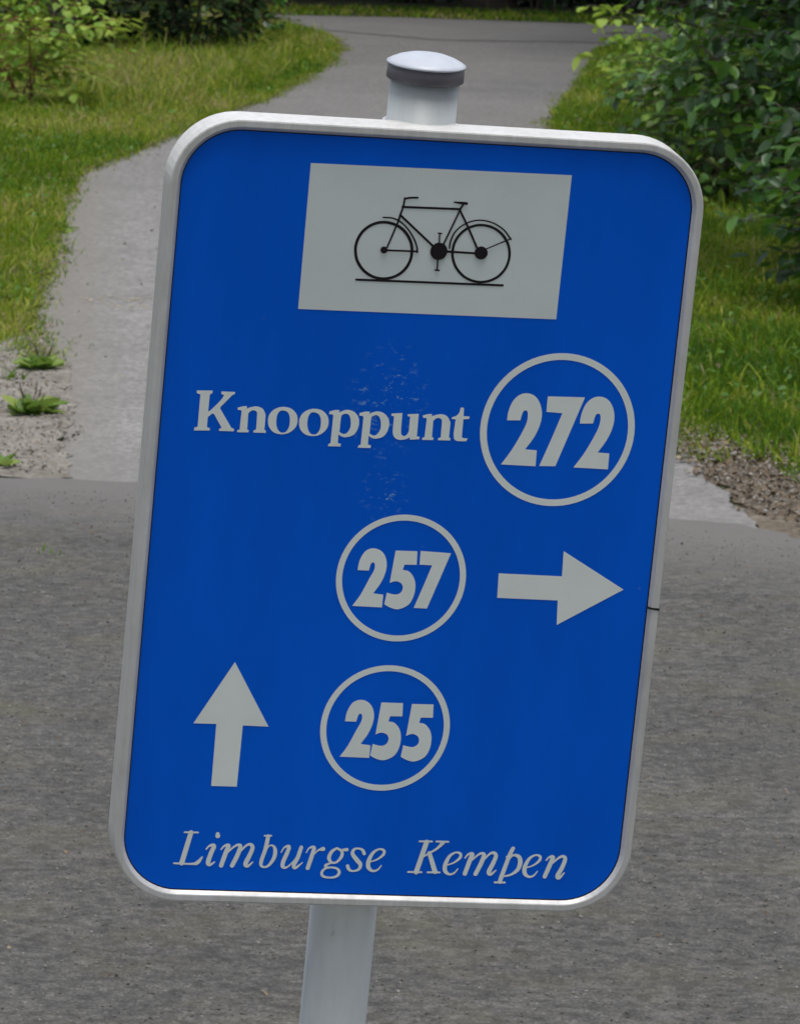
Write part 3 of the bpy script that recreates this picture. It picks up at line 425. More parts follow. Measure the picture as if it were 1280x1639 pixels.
# dead leaves
def make_litter(poly, n, seed, label, size=(.015, .05), zr=(.012, .03), edge=.06):
    r = np.random.default_rng(seed); P = scatter(poly, n, r, edge); P = P[np.abs(P[:, 0]) < P[:, 1] * .0753 + 1.3]; k = len(P)
    P3 = np.column_stack([P, r.uniform(*zr, k)])
    o = mesh_obj('leaf_litter', cloud('leaf_litter', P3, rot_mats(k, r, .28), r.uniform(*size, k), r.beta(1.7, 2.2, k), LEAF_LO, M['litter'])); tag(o, label, 'dead leaves', kind='stuff')
make_litter(gpl([(1060, 668), (1130, 690), (1200, 702), (1280, 742), (1900, 890), (1900, 985), (1290, 866), (1230, 845), (1180, 810), (1150, 770), (1110, 738), (1060, 722)]), 14000, 31, 'dry brown leaves and twigs along the right edge of the path', (.006, .024), (.010, .022), .10)
make_litter(left_poly, 4500, 32, 'brown leaves lying in the left verge grass', (.010, .030), (.012, .045))
make_litter(right_poly, 5500, 33, 'brown leaves lying in the right verge grass', (.010, .030), (.012, .045))
make_litter(gpl([(-300, 600), (0, 560), (60, 545), (105, 600), (115, 690), (110, 765), (-300, 750)]), 1500, 34, 'brown scraps of leaf on the sandy shoulder', (.006, .016), (.010, .014))
make_litter(gpl([(0, 800), (235, 800), (1100, 850), (1280, 900), (1280, 1639), (0, 1639)]), 260, 35, 'a few dry leaf scraps scattered over the dark asphalt', (.004, .014), (.013, .017))
make_litter(gpl([(120, 300), (240, 240), (900, 190), (1050, 640), (1100, 735), (230, 770), (110, 765), (110, 400)]), 420, 36, 'a few dry leaf scraps scattered over the pale path', (.005, .018), (.009, .014))
# crumbly edges: scraps, soil crumbs and stray blades that overlap the asphalt along both sides of the path
def along(edge, n, sd, r, bias=0.0):
    E = np.array(edge); d = np.linalg.norm(np.diff(E, axis=0), axis=1); c = np.concatenate([[0], np.cumsum(d)]); u = r.uniform(0, c[-1], n)
    i = np.clip(np.searchsorted(c, u) - 1, 0, len(d) - 1); t = (u - c[i]) / np.maximum(d[i], 1e-6); P = E[i] + (E[i + 1] - E[i]) * t[:, None]
    nr = np.stack([-(E[i + 1] - E[i])[:, 1], (E[i + 1] - E[i])[:, 0]], 1); nr /= np.linalg.norm(nr, axis=1)[:, None] + 1e-9
    return P + nr * (r.normal(0, 1, n) * sd * (1 + .6 * wob(P[:, 0], P[:, 1], 2.2)) + bias)[:, None]
LE = left_edge[4:]; RE = right_edge[3:-1]
for nm, E, sd_, sg, lab in (('l', LE, 61, 1, 'left'), ('r', RE, 62, -1, 'right')):
    r = np.random.default_rng(sd_)
    P = along(E, 9000, .032, r, .015 * sg); k = len(P)
    o = mesh_obj('leaf_litter', cloud('leaf_litter', np.column_stack([P, r.uniform(.009, .02, k)]), rot_mats(k, r, .3), r.uniform(.005, .016, k), r.beta(2.2, 2.2, k), LEAF_LO, M['litter'])); tag(o, 'crumbs of dry leaf along the ' + lab + ' edge of the pale path', 'dead leaves', kind='stuff')
    P = along(E, 15000, .045, r, .035 * sg); k = len(P)
    V, T, tt = blades(P, r.uniform(.015, .05, k), r.uniform(.003, .006, k), r.uniform(.4, 1.5, k), r, np.clip(r.normal(.45, .22, k), 0, 1))
    o = mesh_obj('edge_grass', fast_mesh('edge_grass', V, T, tt, M['grass'])); tag(o, 'thin stray grass creeping over the ' + lab + ' edge of the pale path', 'grass', kind='stuff')
# grit
def make_grit(poly, n, seed, label, size, z, mat=None):
    r = np.random.default_rng(seed); P = scatter(poly, n, r, .05); k = len(P); s = r.uniform(*size, k) * r.uniform(.5, 1, k)
    oc = np.array([(1, 0, 0), (0, 1, 0), (-1, 0, 0), (0, -1, 0), (0, 0, .7), (0, 0, -.5)], float); T = np.array([(0, 1, 4), (1, 2, 4), (2, 3, 4), (3, 0, 4), (1, 0, 5), (2, 1, 5), (3, 2, 5), (0, 3, 5)])
    az = r.uniform(0, 6.28, k); V = np.repeat(oc[None], k, 0) * r.uniform(.65, 1.3, (k, 6, 1))
    X = V[:, :, 0] * np.cos(az)[:, None] - V[:, :, 1] * np.sin(az)[:, None]; Y = V[:, :, 0] * np.sin(az)[:, None] + V[:, :, 1] * np.cos(az)[:, None]
    V = np.stack([X, Y, V[:, :, 2]], 2) * s[:, None, None] + np.column_stack([P, np.full(k, z) + s * .3])[:, None, :]
    TT = (T[None] + (np.arange(k) * 6)[:, None, None]).reshape(-1, 3)
    o = mesh_obj('grit', fast_mesh('grit', V.reshape(-1, 3), TT, np.repeat(r.random(k), 6), mat or M['pebble'])); tag(o, label, 'grit', kind='stuff')
make_grit(gpl([(-200, 570), (0, 552), (60, 535), (105, 600), (112, 690), (112, 768), (-200, 755)]), 4200, 41, 'loose sand grains and small stones on the shoulder', (.002, .007), .009)
make_grit(gpl([(1062, 668), (1130, 690), (1280, 745), (1500, 830), (1500, 900), (1290, 862), (1180, 812), (1110, 745), (1062, 722)]), 3000, 42, 'small stones among the dead leaves on the right', (.003, .008), .015)
make_grit(gpl([(-100, 790), (235, 795), (1100, 850), (1400, 900), (1300, 1700), (-50, 1700)]), 11000, 43, 'loose grit lying on the dark asphalt', (.0014, .0040), .010, M['greygrit'])
# faint remains of a pale line across the path
fv = []; ff = []
rr = random.Random(5)
for (y0, x0, x1, nn) in ((482, 128, 240, 20), (493, 170, 236, 14), (487, 60, 100, 6)):
    for k in range(nn):
        p = gp(rr.uniform(x0, x1), y0 + rr.gauss(0, 2.2)); w = rr.uniform(.003, .010); d = rr.uniform(.010, .035); b = len(fv)
        for th in range(6):
            a = th * math.pi / 3; q = rr.uniform(.6, 1.1); fv.append((p.x + w * q * math.cos(a), p.y + d * q * math.sin(a), 0.0072 + k * 1e-5 + (y0 % 7) * 1e-4))
        ff.append(tuple(range(b, b + 6)))
o = pyobj('worn_line_marking', fv, ff, M['fleck']); tag(o, 'two faint broken yellowish lines worn into the pale path', kind='structure')

# ------------------------------------------------------------------ shrubs
def leaf_variants(mat, tints, prefix, size=1.0):
    out = []
    for i, t in enumerate(tints):
        V, T = leaf_template(0.1 + .25 * ((i * 7) % 5) / 5, 0.06 + .3 * ((i * 3) % 4) / 4, 0.56 + .05 * (i % 4), wob_=.4 * ((i % 3) - 1))
        out.append(fast_mesh(prefix, V, T, np.full(len(V), t), mat, True))
    return out
def shrub(name, label, cat, base, centre, radii, nspray, nleaf, lsize, mat, stemmat, seed, nstems=6, parts=0, group=None, spread=.16, tint_top=0.5, tint_sd=.22, stem_r=.012, tilt=.4, zmin=.05, shell=0.55, lightdir=None):
    r = np.random.default_rng(seed); root = empty(name, (base[0], base[1], 0)); tag(root, label, cat, group)
    c = np.array(centre, float); R = np.array(radii, float); A = []
    while len(A) < nspray:
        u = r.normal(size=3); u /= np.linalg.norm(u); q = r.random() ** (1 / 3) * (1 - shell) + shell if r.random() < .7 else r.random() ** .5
        wv = 1 + .18 * math.sin(u[0] * 5 + seed) + .14 * math.sin(u[2] * 7 + u[1] * 4 + seed)
        p = c + u * R * q * wv
        if p[2] > zmin: A.append((p, u, q))
    P = []; AZ = []; SZ = []; TI = []; sv = []; sf = []
    for p, u, q in A:
        az0 = math.atan2(u[1] + r.normal(0, .5), u[0] + r.normal(0, .5)); L = r.uniform(.6, 1.4) * spread * 1.8; n = max(3, int(nleaf * r.uniform(.7, 1.3)))
        d = np.array([math.cos(az0), math.sin(az0), r.uniform(-.25, .35)]); perp = np.array([-math.sin(az0), math.cos(az0), 0])
        s0 = p - d * L * .5; bt = r.uniform(0, 1)
        path = [s0 + d * L * k / 3 + np.array([0, 0, -.12 * L * (k / 3) ** 2]) for k in range(4)]
        tube([Vector(x) for x in path], [.0035, .003, .002, .001], 3, sv, sf)
        for k in range(n):
            t = (k + .5) / n; sgn = 1 if k % 2 else -1
            P.append(s0 + d * L * t + np.array([0, 0, -.12 * L * t * t]) + perp * sgn * r.uniform(0, .015) + r.normal(0, .008, 3))
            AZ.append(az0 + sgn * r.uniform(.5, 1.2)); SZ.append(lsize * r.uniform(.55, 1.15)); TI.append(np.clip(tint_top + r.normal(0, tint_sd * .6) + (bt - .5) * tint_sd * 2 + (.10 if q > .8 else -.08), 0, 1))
    # stems from the base up through the crown
    b0 = np.array([base[0], base[1], -.03])
    for k in range(nstems):
        tgt = A[int(r.integers(len(A)))][0]; m = b0 * .55 + tgt * .45 + np.array([0, 0, .25 * R[2]]) + r.normal(0, .05, 3) * R
        pts = catmull([tuple(b0 + r.normal(0, .04, 3) * [1, 1, 0]), tuple(m), tuple(tgt)], False, 6)
        tube([Vector(x) for x in pts], [stem_r * (1 - .8 * i / (len(pts) - 1)) for i in range(len(pts))], 5, sv, sf)
        for j in range(5):
            a = pts[int(r.integers(4, len(pts)))]; tg = min((q_[0] for q_ in (A[int(r.integers(len(A)))] for _ in range(14))), key=lambda z: np.linalg.norm(z - a))
            tube([Vector(a), Vector((np.array(a) + tg) / 2 + [0, 0, .03]), Vector(tg)], [stem_r * .4, stem_r * .28, stem_r * .12], 4, sv, sf)
    loc = np.array([base[0], base[1], 0])
    pyobj('stem', [Vector(v) - Vector(loc) for v in sv], sf, stemmat, root, True)
    P = np.array(P) - loc; AZ = np.array(AZ); SZ = np.array(SZ); TI = np.array(TI); RM = rot_mats(len(P), r, tilt, AZ)
    if parts:
        W = P + loc; cp = np.array(CAM_POS); v = (W - cp) @ np.array(CAM_AXES); px = 640 + F * v[:, 0] / v[:, 2]; py = 819.5 + F * v[:, 1] / v[:, 2]
        vis = (px > -30) & (px < 1310) & (py > -30) & (py < 1670)
        dc = (P - (c - loc)) / R
        score = np.where(vis, 0, 100) - SZ / lsize * .6 + dc[:, 1] - .3 * dc[:, 2]   # nearest and largest first
        idx = np.argsort(score)[:parts]; mask = np.zeros(len(P), bool); mask[idx] = True
        var = leaf_variants(mat, [.05, .2, .32, .42, .52, .62, .72, .85, 1.0], 'leaf')
        tv = np.array([.05, .2, .32, .42, .52, .62, .72, .85, 1.0])
        for i in idx:
            ob = bpy.data.objects.new('leaf', var[int(np.argmin(np.abs(tv - TI[i])))]); COL.objects.link(ob); ob.parent = root
            mw = Matrix([[*RM[i][a]] for a in range(3)]).to_4x4() @ Matrix.Scale(SZ[i], 4); mw.translation = Vector(P[i]); ob.matrix_local = mw
        P, RM, SZ, TI = P[~mask], RM[~mask], SZ[~mask], TI[~mask]
    if len(P):
        f = mesh_obj('foliage', cloud('foliage', P, RM, SZ, TI, LEAF_LO, mat), None, root); tag(f, kind='stuff')
    return root

# right-hand bush that overhangs the verge
b = gp(1330, 455)
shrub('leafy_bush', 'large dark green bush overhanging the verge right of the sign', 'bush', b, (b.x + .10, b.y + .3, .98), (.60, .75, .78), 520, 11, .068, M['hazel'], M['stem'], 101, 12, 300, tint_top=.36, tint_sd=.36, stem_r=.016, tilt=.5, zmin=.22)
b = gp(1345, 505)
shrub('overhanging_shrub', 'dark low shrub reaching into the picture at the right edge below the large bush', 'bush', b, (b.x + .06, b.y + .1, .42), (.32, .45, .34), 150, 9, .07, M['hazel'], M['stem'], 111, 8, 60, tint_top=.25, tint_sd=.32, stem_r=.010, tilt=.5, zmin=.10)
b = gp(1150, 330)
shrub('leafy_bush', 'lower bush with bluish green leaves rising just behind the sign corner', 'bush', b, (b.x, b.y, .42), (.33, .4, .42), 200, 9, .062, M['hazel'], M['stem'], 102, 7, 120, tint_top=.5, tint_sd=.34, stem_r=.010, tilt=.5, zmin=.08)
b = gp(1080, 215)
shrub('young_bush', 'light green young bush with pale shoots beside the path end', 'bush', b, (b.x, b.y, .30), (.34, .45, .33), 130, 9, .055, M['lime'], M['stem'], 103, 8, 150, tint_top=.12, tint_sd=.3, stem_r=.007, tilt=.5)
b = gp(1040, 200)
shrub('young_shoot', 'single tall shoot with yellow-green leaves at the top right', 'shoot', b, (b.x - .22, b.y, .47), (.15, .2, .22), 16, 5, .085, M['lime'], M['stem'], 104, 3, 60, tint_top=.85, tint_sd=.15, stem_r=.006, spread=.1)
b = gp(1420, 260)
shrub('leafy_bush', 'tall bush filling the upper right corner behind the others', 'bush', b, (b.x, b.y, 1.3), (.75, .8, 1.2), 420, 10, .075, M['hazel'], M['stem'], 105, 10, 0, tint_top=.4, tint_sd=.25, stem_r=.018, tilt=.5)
# left side
b = gp(45, 170)
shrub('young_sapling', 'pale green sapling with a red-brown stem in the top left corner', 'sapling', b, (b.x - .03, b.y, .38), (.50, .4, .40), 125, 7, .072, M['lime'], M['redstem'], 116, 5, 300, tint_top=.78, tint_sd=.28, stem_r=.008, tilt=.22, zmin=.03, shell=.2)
b = gp(300, 84)
shrub('dark_shrub', 'dense near-black shrub at the left end of the verge', 'shrub', b, (b.x-.05, b.y + .2, .45), (.56, .6, .62), 420, 9, .07, M['dark'], M['bark'], 107, 9, 0, tint_top=.35, tint_sd=.3, stem_r=.015)
b = gp(392, 62)
shrub('dark_shrub', 'small brown-stemmed shrub at the right foot of the near-black shrub', 'shrub', b, (b.x, b.y, .2), (.24, .3, .26), 60, 8, .06, M['hazel'], M['redstem'], 108, 9, 0, tint_top=.35, tint_sd=.3, stem_r=.008)
b = gp(100, 60)
shrub('dark_shrub', 'dark shrub behind the pale sapling', 'shrub', b, (b.x - .2, b.y + .6, .6), (.9, .6, .8), 260, 9, .08, M['dark'], M['bark'], 109, 9, 0, tint_top=.45, tint_sd=.3, stem_r=.015)
b = gp(205, 150)
# undergrowth at the wood's edge beyond the far road
hid = [(-4.6, 43.0, .8), (-3.2, 42.6, .8), (-2.0, 42.9, .8), (-.9, 42.6, .7), (.1, 42.5, .7), (1.0, 42.0, .7), (1.9, 41.7, .75), (2.9, 41.0, .8), (4.0, 40.9, .9)]
names = ['at the far left', 'left of the near-black shrub', 'behind the near-black shrub', 'above the tip of the left verge', 'straight above the post cap', 'just right of the post cap', 'above the right edge of the path', 'behind the yellow-green shoot', 'in the upper right corner']
for k, (x, y, rad) in enumerate(hid):
    shrub('undergrowth_shrub', 'dark undergrowth across the far road, ' + names[k], 'shrub', (x, y), (x, y + .35, .62), (rad, .6, .8), 260, 9, .10, M['dark'], M['bark'], 120 + k, 6, 0, group='undergrowth beyond the far road', tint_top=.45, tint_sd=.4, stem_r=.014, spread=.2)

# ------------------------------------------------------------------ trees (their crowns shade the wood; trunks stand beyond the road and beside the path)
def crown_mesh(seed, n, R, zc, lsize):
    r = np.random.default_rng(seed); K = 46; C = r.normal(size=(K, 3)); C /= np.linalg.norm(C, axis=1)[:, None]
    C = C * (r.random((K, 1)) ** .5) * np.array(R) * .85; idx = r.integers(0, K, n)
    P = C[idx] + r.normal(size=(n, 3)) * np.array(R) * .17 + [0, 0, zc]
    return cloud('crown', P, rot_mats(n, r, .6), r.uniform(.7, 1.3, n) * lsize, r.random(n), LEAF_LO, M['crown'])
def trunk_mesh(seed, hgt, rad, zc, R):
    r = np.random.default_rng(seed); V = []; Fc = []
    pts = catmull([(0, 0, -.1), (r.normal(0, .06), r.normal(0, .06), hgt * .3), (r.normal(0, .15), r.normal(0, .15), hgt * .7), (r.normal(0, .3), r.normal(0, .3), hgt)], False, 6)
    tube([Vector(p) for p in pts], [rad * (1.5 if i == 0 else 1.0) * (1 - .8 * i / (len(pts) - 1)) for i in range(len(pts))], 10, V, Fc)
    for k in range(9):
        a = pts[int(r.integers(6, len(pts) - 1))]; u = r.normal(size=3); u[2] = abs(u[2]) * .6; u /= np.linalg.norm(u); e = np.array(a) + u * np.array(R) * .8
        tube([Vector(a), Vector((np.array(a) + e) / 2 + [0, 0, .3]), Vector(e)], [rad * .4, rad * .25, rad * .08], 6, V, Fc)
    me = bpy.data.meshes.new('trunk'); me.from_pydata([v[:] for v in V], [], Fc); me.materials.append(M['bark']); me.polygons.foreach_set('use_smooth', [True] * len(me.polygons)); me.update(); return me
CR = [crown_mesh(1, 9000, (2.6, 2.6, 2.9), 5.6, .19), crown_mesh(2, 9000, (2.9, 2.7, 2.6), 5.2, .19)]
TR = [trunk_mesh(1, 7.0, .15, 5.6, (2.6, 2.6, 2.2)), trunk_mesh(2, 6.6, .12, 5.2, (2.9, 2.7, 2))]
tree_spots = TREES = [
 (-5.6, 45.0, 1.1, 'oak-like tree beyond the road at the far left'), (-3.4, 46.5, 1.2, 'tree trunk behind the near-black shrub across the road'), (-1.35, 44.4, 1.0, 'tree trunk across the road above the tip of the left verge'),
 (.45, 47.5, 1.25, 'tree trunk across the road straight above the post cap'), (2.1, 44.8, 1.0, 'tree trunk across the road above the right edge of the path'), (3.9, 46.5, 1.15, 'tree across the road behind the yellow-green shoot'), (6.2, 44.5, 1.1, 'tree beyond the road in the upper right corner'),
 (-1.7, 41.9, 1.15, 'young tree at the wood edge above the verge tip'), (.6, 42.2, 1.2, 'young tree at the wood edge above the post cap'), (2.6, 41.2, 1.15, 'young tree at the wood edge above the right side of the path'), (-2.4, 51.0, 1.3, 'tree deep in the wood across the road, behind the left verge tip'), (1.3, 51.5, 1.3, 'tree deep in the wood across the road, right of the post cap'), (4.6, 51.0, 1.3, 'tree deep in the wood across the road, far right'), (-5.6, 51.5, 1.3, 'tree deep in the wood across the road, far left'),
 (3.6, 35.5, 1.0, 'tree at the corner of the road behind the young bush'), (-3.6, 42.0, 1.0, 'tree just across the road behind the dark shrubs'), (3.4, 41.6, .9, 'tree just across the road in the upper right corner'),
 (4.4, 30.0, 1.0, 'tree rising behind the bush right of the path'), (2.7, 19.6, .72, 'smaller tree shading the large bush on the right'), (4.4, 16.0, .8, 'tree outside the right edge, nearer than the large bush'), (4.6, 24.5, .95, 'tree behind the large bush on the right'),
 (-5.5, 3.0, 1.1, 'unseen woodland tree added left of the viewpoint to block skylight'), (-4.2, -4.5, 1.1, 'unseen woodland tree added behind the viewpoint on the left to block skylight'), (-.5, -6.5, 1.2, 'unseen woodland tree added straight behind the viewpoint to block skylight'), (3.6, -4.5, 1.1, 'unseen woodland tree added behind the viewpoint on the right to block skylight'), (5.5, 2.0, 1.1, 'unseen woodland tree added right of the viewpoint to block skylight'), (-4.6, 36.5, .95, 'tree rising behind the near-black shrub on the left')]  # trees round the viewpoint are unseen, added to cut skylight on the sign
for k, (x, y, s, lab) in enumerate(tree_spots):
    root = empty('broadleaf_tree', (x, y, 0)); root.scale = (s, s, s); root.rotation_euler.z = k * 1.9; tag(root, lab, 'tree', 'woodland trees')
    mesh_obj('trunk', TR[k % 2], None, root); c = mesh_obj('crown', CR[k % 2], None, root); tag(c, kind='stuff')

# ------------------------------------------------------------------ small weeds on the shoulder
def rosette(name, label, px, py, n, L, seed, spikes=0, tint=.4):
    r = random.Random(seed); p = gp(px, py); root = empty(name, (p.x, p.y, .009)); tag(root, label, 'weed')
    var = leaf_variants(M['weed'], [.2, .5, .8, 1.0], 'leaf')
    for k in range(n):
        az = r.uniform(0, 6.28); el = r.uniform(-.05, .8); ox, oy = r.uniform(-.03, .03), r.uniform(-.05, .05); s = L * r.uniform(.6, 1.1)
        m = Matrix.Translation((ox, oy, .004)) @ Matrix.Rotation(az, 4, 'Z') @ Matrix.Rotation(el, 4, 'X') @ Matrix.Rotation(r.uniform(-.5, .5), 4, 'Y') @ Matrix.Diagonal((s * 1.0, s, s, 1))
        o = bpy.data.objects.new('leaf', var[k % 4]); COL.objects.link(o); o.parent = root; o.matrix_local = m
    for k in range(spikes):
        a = r.uniform(0, 6.28); h = r.uniform(.05, .085); lx, ly = .02 * math.cos(a), .02 * math.sin(a)
        V, Fc = tube([Vector((lx * .3, ly * .3, 0)), Vector((lx, ly, h * .6)), Vector((lx * 1.3, ly * 1.3, h * .62)), Vector((lx * 1.8, ly * 1.8, h))], [.0012, .0012, .003, .0015], 5)
        pyobj('flower_spike', V, Fc, M['stem'], root, True)
rosette('plantain_weed', 'small broad-leaved weed in the sand, the upper one of two', 66, 594, 34, .072, 1, 5)
rosette('plantain_weed', 'wider spreading weed in the sand, the lower one of two', 52, 666, 56, .075, 2, 6)
rosette('plantain_weed', 'tiny green weed at the left edge just above the dark asphalt', 6, 750, 9, .05, 3)
rosette('plantain_weed', 'small leafy plant at the grass edge beside the pale path', 92, 372, 12, .07, 6)
def sprig(label, px, py, n, h, seed):
    r = random.Random(seed); p = gp(px, py); root = empty('grass_sprig', (p.x, p.y, 0)); tag(root, label, 'grass tuft')
    q = np.random.default_rng(seed)
    for k in range(n):
        P = np.array([[r.uniform(-.03, .03), r.uniform(-.03, .03)]])
        V, T, tt = blades(P, np.array([h * r.uniform(.6, 1.1)]), np.array([.007]), np.array([r.uniform(.3, 1.2)]), q, np.array([r.uniform(.15, .4)]))
        mesh_obj('blade', fast_mesh('blade', V, T, tt, M['grass']), None, root)
sprig('thin lone grass sprig standing at the path edge', 114, 408, 9, .11, 8)
sprig('short grass tuft between the two weeds and the grass', 22, 612, 12, .08, 9)
sprig('faint tuft growing from a crack in the dark asphalt', 78, 892, 9, .03, 10)

# ------------------------------------------------------------------ the sign
U = Vector((0.97896393, 0.19919535, -0.04416837)); N = Vector((-0.19169856, 0.97209767, 0.13519532)); UP = Vector((0.06986624, -0.12388433, 0.98983402))
ORG = Vector((0.00473207, 3.89545856, 1.20431636))
PX, PY = -0.0098, 0.042                                     # post axis in the sign's own axes
L0 = (ORG + U * PX + N * PY).z / UP.z
foot = ORG + U * PX + N * PY - UP * L0
sign = empty('cycle_route_sign', foot)
R3 = Matrix((U, N, UP)).transposed()
sign.matrix_world = Matrix.Translation(foot) @ R3.to_4x4()
tag(sign, 'blue and white cycle route sign on a leaning grey post, numbered 272', 'sign')
SO = Vector((-PX, -PY, L0))                                 # plate centre inside the sign's axes
def sobj(name, V, Fc, mat, parent=None, smooth=False):
    """vertices given in plate axes (x right, y back, z up, metres); object origin at the plate centre"""
    o = pyobj(name, V, Fc, mat, None, smooth)
    if parent is None: o.parent = sign; o.location = SO
    else: o.parent = parent
    return o
HW, HH, CRN = 0.1905, 0.29045, 0.043
def rrect(off, n=14):
    hw, hh, rc = HW + off, HH + off, CRN + off; out = []
    for cx, cz, a0 in ((hw - rc, hh - rc, 0), (-hw + rc, hh - rc, 90), (-hw + rc, -hh + rc, 180), (hw - rc, -hh + rc, 270)):
        for k in range(n + 1):
            a = math.radians(a0 + 90 * k / n); out.append((cx + rc * math.cos(a), cz + rc * math.sin(a)))
    return out
# plate
rp = rrect(0.003); n = len(rp)
plate = sobj('panel', [(x, 0.0, z) for x, z in rp] + [(x, 0.002, z) for x, z in rp], [tuple(reversed(range(n))), tuple(range(n, 2 * n))] + [(i, (i + 1) % n, n + (i + 1) % n, n + i) for i in range(n)], M['blue'])
plate['label'] = 'plain blue face of the sign'
# extruded frame: swept profile (offset outwards, depth)
prof = [(0.0, 0.0028), (0.0, -0.0004), (0.0022, -0.0034), (0.0029, -0.0038), (0.0068, -0.0038), (0.0078, -0.0034), (0.0081, -0.0024), (0.0081, 0.0260), (0.0074, 0.0270), (0.0048, 0.0270), (0.0048, 0.0028)]
V = []; Fc = []
for off, y in prof: V += [(x, y, z) for x, z in rrect(off)]
m_ = len(prof)
for i in range(m_):
    i2 = (i + 1) % m_
    for k in range(n):
        k2 = (k + 1) % n; Fc.append((i * n + k, i * n + k2, i2 * n + k2, i2 * n + k))
fr = sobj('frame', V, Fc, M['alu'], None, False)
fr.data.polygons.foreach_set('use_smooth', [len(set(i // n for i in f)) == 2 and False for f in Fc])
# dark sealing strip squeezed between plate and frame
V = [(x, -0.0001, z) for x, z in rrect(-0.0009)] + [(x, -0.0006, z) for x, z in rrect(0.0004)] + [(x, 0.0012, z) for x, z in rrect(0.0004)]
sobj('seal', V, [(s * n + k, s * n + (k + 1) % n, (s + 1) * n + (k + 1) % n, (s + 1) * n + k) for s in (0, 1) for k in range(n)], M['seal'])
# the joint in the frame on the right side
jz = -0.0560
o = sobj('frame_joint', [(HW - .0006, -.0041, jz), (HW + .0084, -.0041, jz - .0012), (HW + .0084, -.0041, jz + .0006), (HW - .0006, -.0041, jz + .0012), (HW - .0006, .002, jz), (HW + .0084, .012, jz - .0012), (HW + .0084, .012, jz + .0006), (HW - .0006, .002, jz + .0012)], [(0, 1, 2, 3), (4, 7, 6, 5), (0, 4, 5, 1), (1, 5, 6, 2), (2, 6, 7, 3), (3, 7, 4, 0)], M['gap'], None)
# print on the plate
def rib(stroke, V, Fc, y):
    pts = catmull(stroke, False, 4) if len(stroke) > 2 else [np.array(p, float) for p in stroke]
    k = len(pts); base = len(V)
    for i, p in enumerate(pts):
        a = pts[max(i - 1, 0)]; b = pts[min(i + 1, k - 1)]; d = b[:2] - a[:2]; d /= (np.linalg.norm(d) + 1e-9); nn = np.array([-d[1], d[0]]) * p[2] / 2
        yy = y - i * 4e-7
        V += [((p[0] + nn[0]) / 1000, yy, (p[1] + nn[1]) / 1000), ((p[0] - nn[0]) / 1000, yy, (p[1] - nn[1]) / 1000)]
        if i: Fc.append((base + 2 * i - 2, base + 2 * i - 1, base + 2 * i + 1, base + 2 * i))
    for end, (i, j) in enumerate(((0, 1), (k - 1, k - 2))):
        p = pts[i]; d = pts[i][:2] - pts[j][:2]; d /= (np.linalg.norm(d) + 1e-9); a0 = math.atan2(d[1], d[0]); c0 = len(V); rad = p[2] / 2
        rc = rad if p[2] > 1.35 else rad * .45
        for q in range(9):
            th = -math.pi / 2 + math.pi * q / 8
            e = d * math.cos(th) * rc + np.array([-d[1], d[0]]) * math.sin(th) * rad
            V.append(((p[0] + e[0]) / 1000, y - 3e-5 - end * 2e-6, (p[1] + e[1]) / 1000))
        Fc.append(tuple(range(c0, c0 + 9)))
def poly_glyph(conts, V, Fc, y):
    loops = []
    for c in conts:
        pts = []; k = len(c)
        for i in range(k):
            p0, p1, p2, p3 = c[i - 1], c[i], c[(i + 1) % k], c[(i + 2) % k]
            pts.append((p1[0], p1[1]))
            if p1[2] or p2[2]:
                a = np.array(p0[:2]) if p1[2] else np.array(p1[:2]) * 2 - np.array(p2[:2]) * 1.0
                d = np.array(p3[:2]) if p2[2] else np.array(p2[:2]) * 2 - np.array(p1[:2]) * 1.0
                b, e = np.array(p1[:2]), np.array(p2[:2])
                for t in (.25, .5, .75):
                    pts.append(tuple(0.5 * (2 * b + (e - a) * t + (2 * a - 5 * b + 4 * e - d) * t * t + (3 * b - a - 3 * e + d) * t ** 3)))
        loops.append([Vector((q[0] / 1000, q[1] / 1000, 0)) for q in pts])
    tri = tessellate_polygon(loops); base = len(V)
    for lp in loops: V += [(q.x, y, q.y) for q in lp]
    for t in tri: Fc.append(tuple(base + i for i in t))
def face_front(o):
    me = o.data; me.update()
    for p in me.polygons:
        if p.normal.y > 0: p.flip()
    me.update()
    return o
def glyph(g, V, Fc, y):
    if g[0] == 'P': poly_glyph(g[1], V, Fc, y)
    else:
        for i, s in enumerate(g[1]): rib(s, V, Fc, y - i * 5e-5)
YF = -0.00025
for word, gl in GLYPHS['letters'].items():
    V = []; Fc = []
    for g in gl: glyph(g, V, Fc, YF)
    o = face_front(sobj('lettering', V, Fc, M['print'])); o['label'] = {'Knooppunt': 'the upright serif word Knooppunt', 'Limburgse': 'the italic word Limburgse', 'Kempen': 'the italic word Kempen'}[word]
rings = {'272': (0.10701, -0.07815, .0586, .0051), '257': (0.00022, 0.04092, .0491, .0046), '255': (-0.00058, .15804, .0493, .0046)}
for num, (cx, cv, rad, th) in rings.items():
    V = []; Fc = []; K = 72
    for k in range(K):
        a = 2 * math.pi * k / K
        V += [(cx + rad * math.cos(a), YF, -cv + rad * math.sin(a)), (cx + (rad - th) * math.cos(a), YF, -cv + (rad - th) * math.sin(a))]
        Fc.append((2 * k, 2 * k + 1, (2 * k + 3) % (2 * K), (2 * k + 2) % (2 * K)))
    ro = face_front(sobj('number_ring', V, Fc, M['print'])); ro['label'] = 'ring around the number ' + num
    for g in GLYPHS['nums'][num]:
        V = []; Fc = []; glyph(g, V, Fc, YF); face_front(sobj('digit', V, Fc, M['print'], ro))
for k, g in enumerate(GLYPHS['arrows']):
    V = []; Fc = []; glyph(g, V, Fc, YF); o = face_front(sobj('arrow', V, Fc, M['print'])); o['label'] = ('arrow pointing right', 'arrow pointing up')[k]
x0, x1, z0, z1 = -0.0966, 0.0974, 0.1610, 0.2697
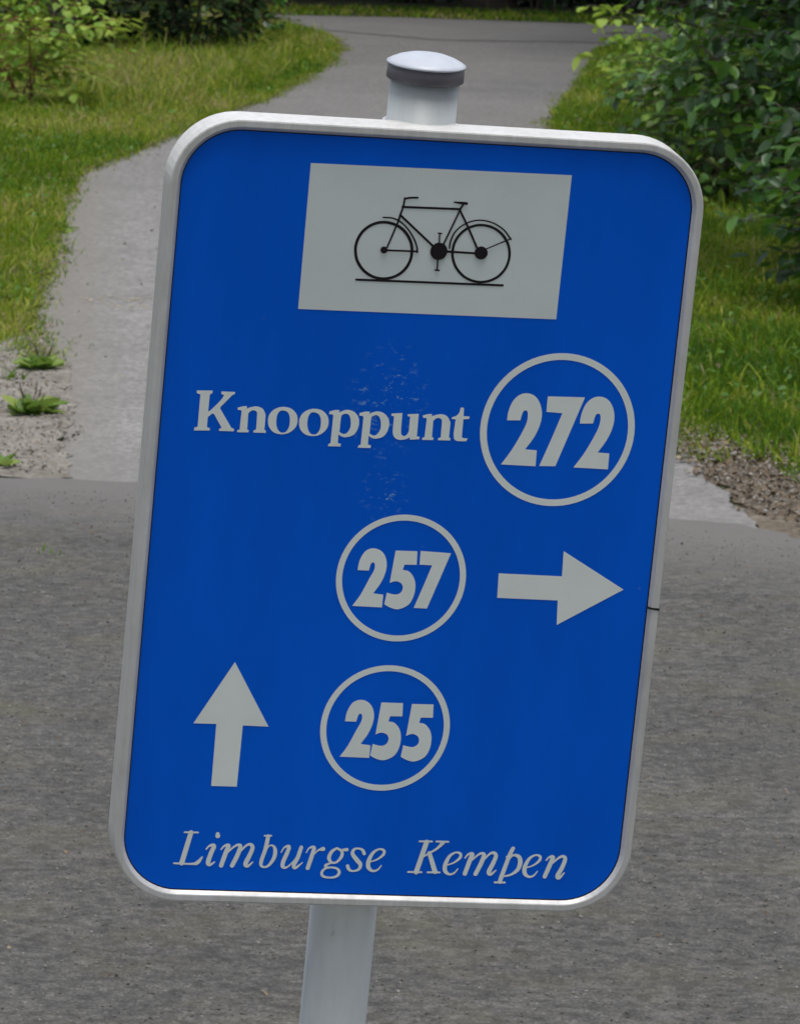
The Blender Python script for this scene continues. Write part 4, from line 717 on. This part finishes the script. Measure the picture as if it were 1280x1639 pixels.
pic = face_front(sobj('pictogram_panel', [(x0 + .0006, YF, z0 - .0010), (x1 - .0003, YF, z0 + .0010), (x1, YF, z1 + .0009), (x0, YF, z1 - .0010)], [(0, 1, 2, 3)], M['white'])); pic['label'] = 'white rectangle with the bicycle'
V = []; Fc = []; glyph(GLYPHS['bike'], V, Fc, YF - .0002); face_front(sobj('bicycle_symbol', V, Fc, M['ink'], pic))
# post with cap (post axes: x 0, y 0, along z)
topz = L0 + 0.3322
lathe('post', [(.0255, -.35), (.0255, topz), (.012, topz + .001)], M['post'], sign, 0, 0)
post = sign.children[-1] if sign.children else None
for c_ in sign.children:
    if c_.name == 'post': post = c_
lathe('cap_band', [(.0262, topz - .0052), (.0279, topz - .0052), (.0285, topz - .0045), (.0282, topz + .0062), (.0268, topz + .0070)], M['capband'], post, 0, 0)
lathe('post_cap', [(.0284, topz + .0058), (.0293, topz + .0064), (.0292, topz + .0072), (.0262, topz + .0090), (.0215, topz + .0112), (.015, topz + .0132), (.008, topz + .0143), (.0005, topz + .0146)], M['capdome'], post, 0, 0)
# the clamps that hold the plate to the post
for zc in (0.286, -0.235):
    V = []; Fc = []
    def bx(a, b):
        base = len(V)
        V.extend([(x, y, z) for x in (a[0], b[0]) for y in (a[1], b[1]) for z in (a[2], b[2])])
        Fc.extend([tuple(base + i for i in f) for f in ((0, 1, 3, 2), (4, 6, 7, 5), (0, 4, 5, 1), (2, 3, 7, 6), (0, 2, 6, 4), (1, 5, 7, 3))])
    bx((PX - .048, .0300, zc - .009), (PX - .0262, .0440, zc + .009)); bx((PX + .0262, .0300, zc - .009), (PX + .046, .0440, zc + .009))
    for k in range(16):
        a, b2 = math.pi * k / 16, math.pi * (k + 1) / 16; base = len(V)
        for th in (a, b2):
            for r_ in (.0258, .0285):
                for dz in (-.009, .009): V.append((PX + r_ * math.cos(th), PY + r_ * math.sin(th), zc + dz))
        Fc.extend([tuple(base + i for i in f) for f in ((0, 1, 5, 4), (2, 6, 7, 3), (1, 3, 7, 5), (0, 4, 6, 2))])
    sobj('clamp', V, Fc, M['alu'])
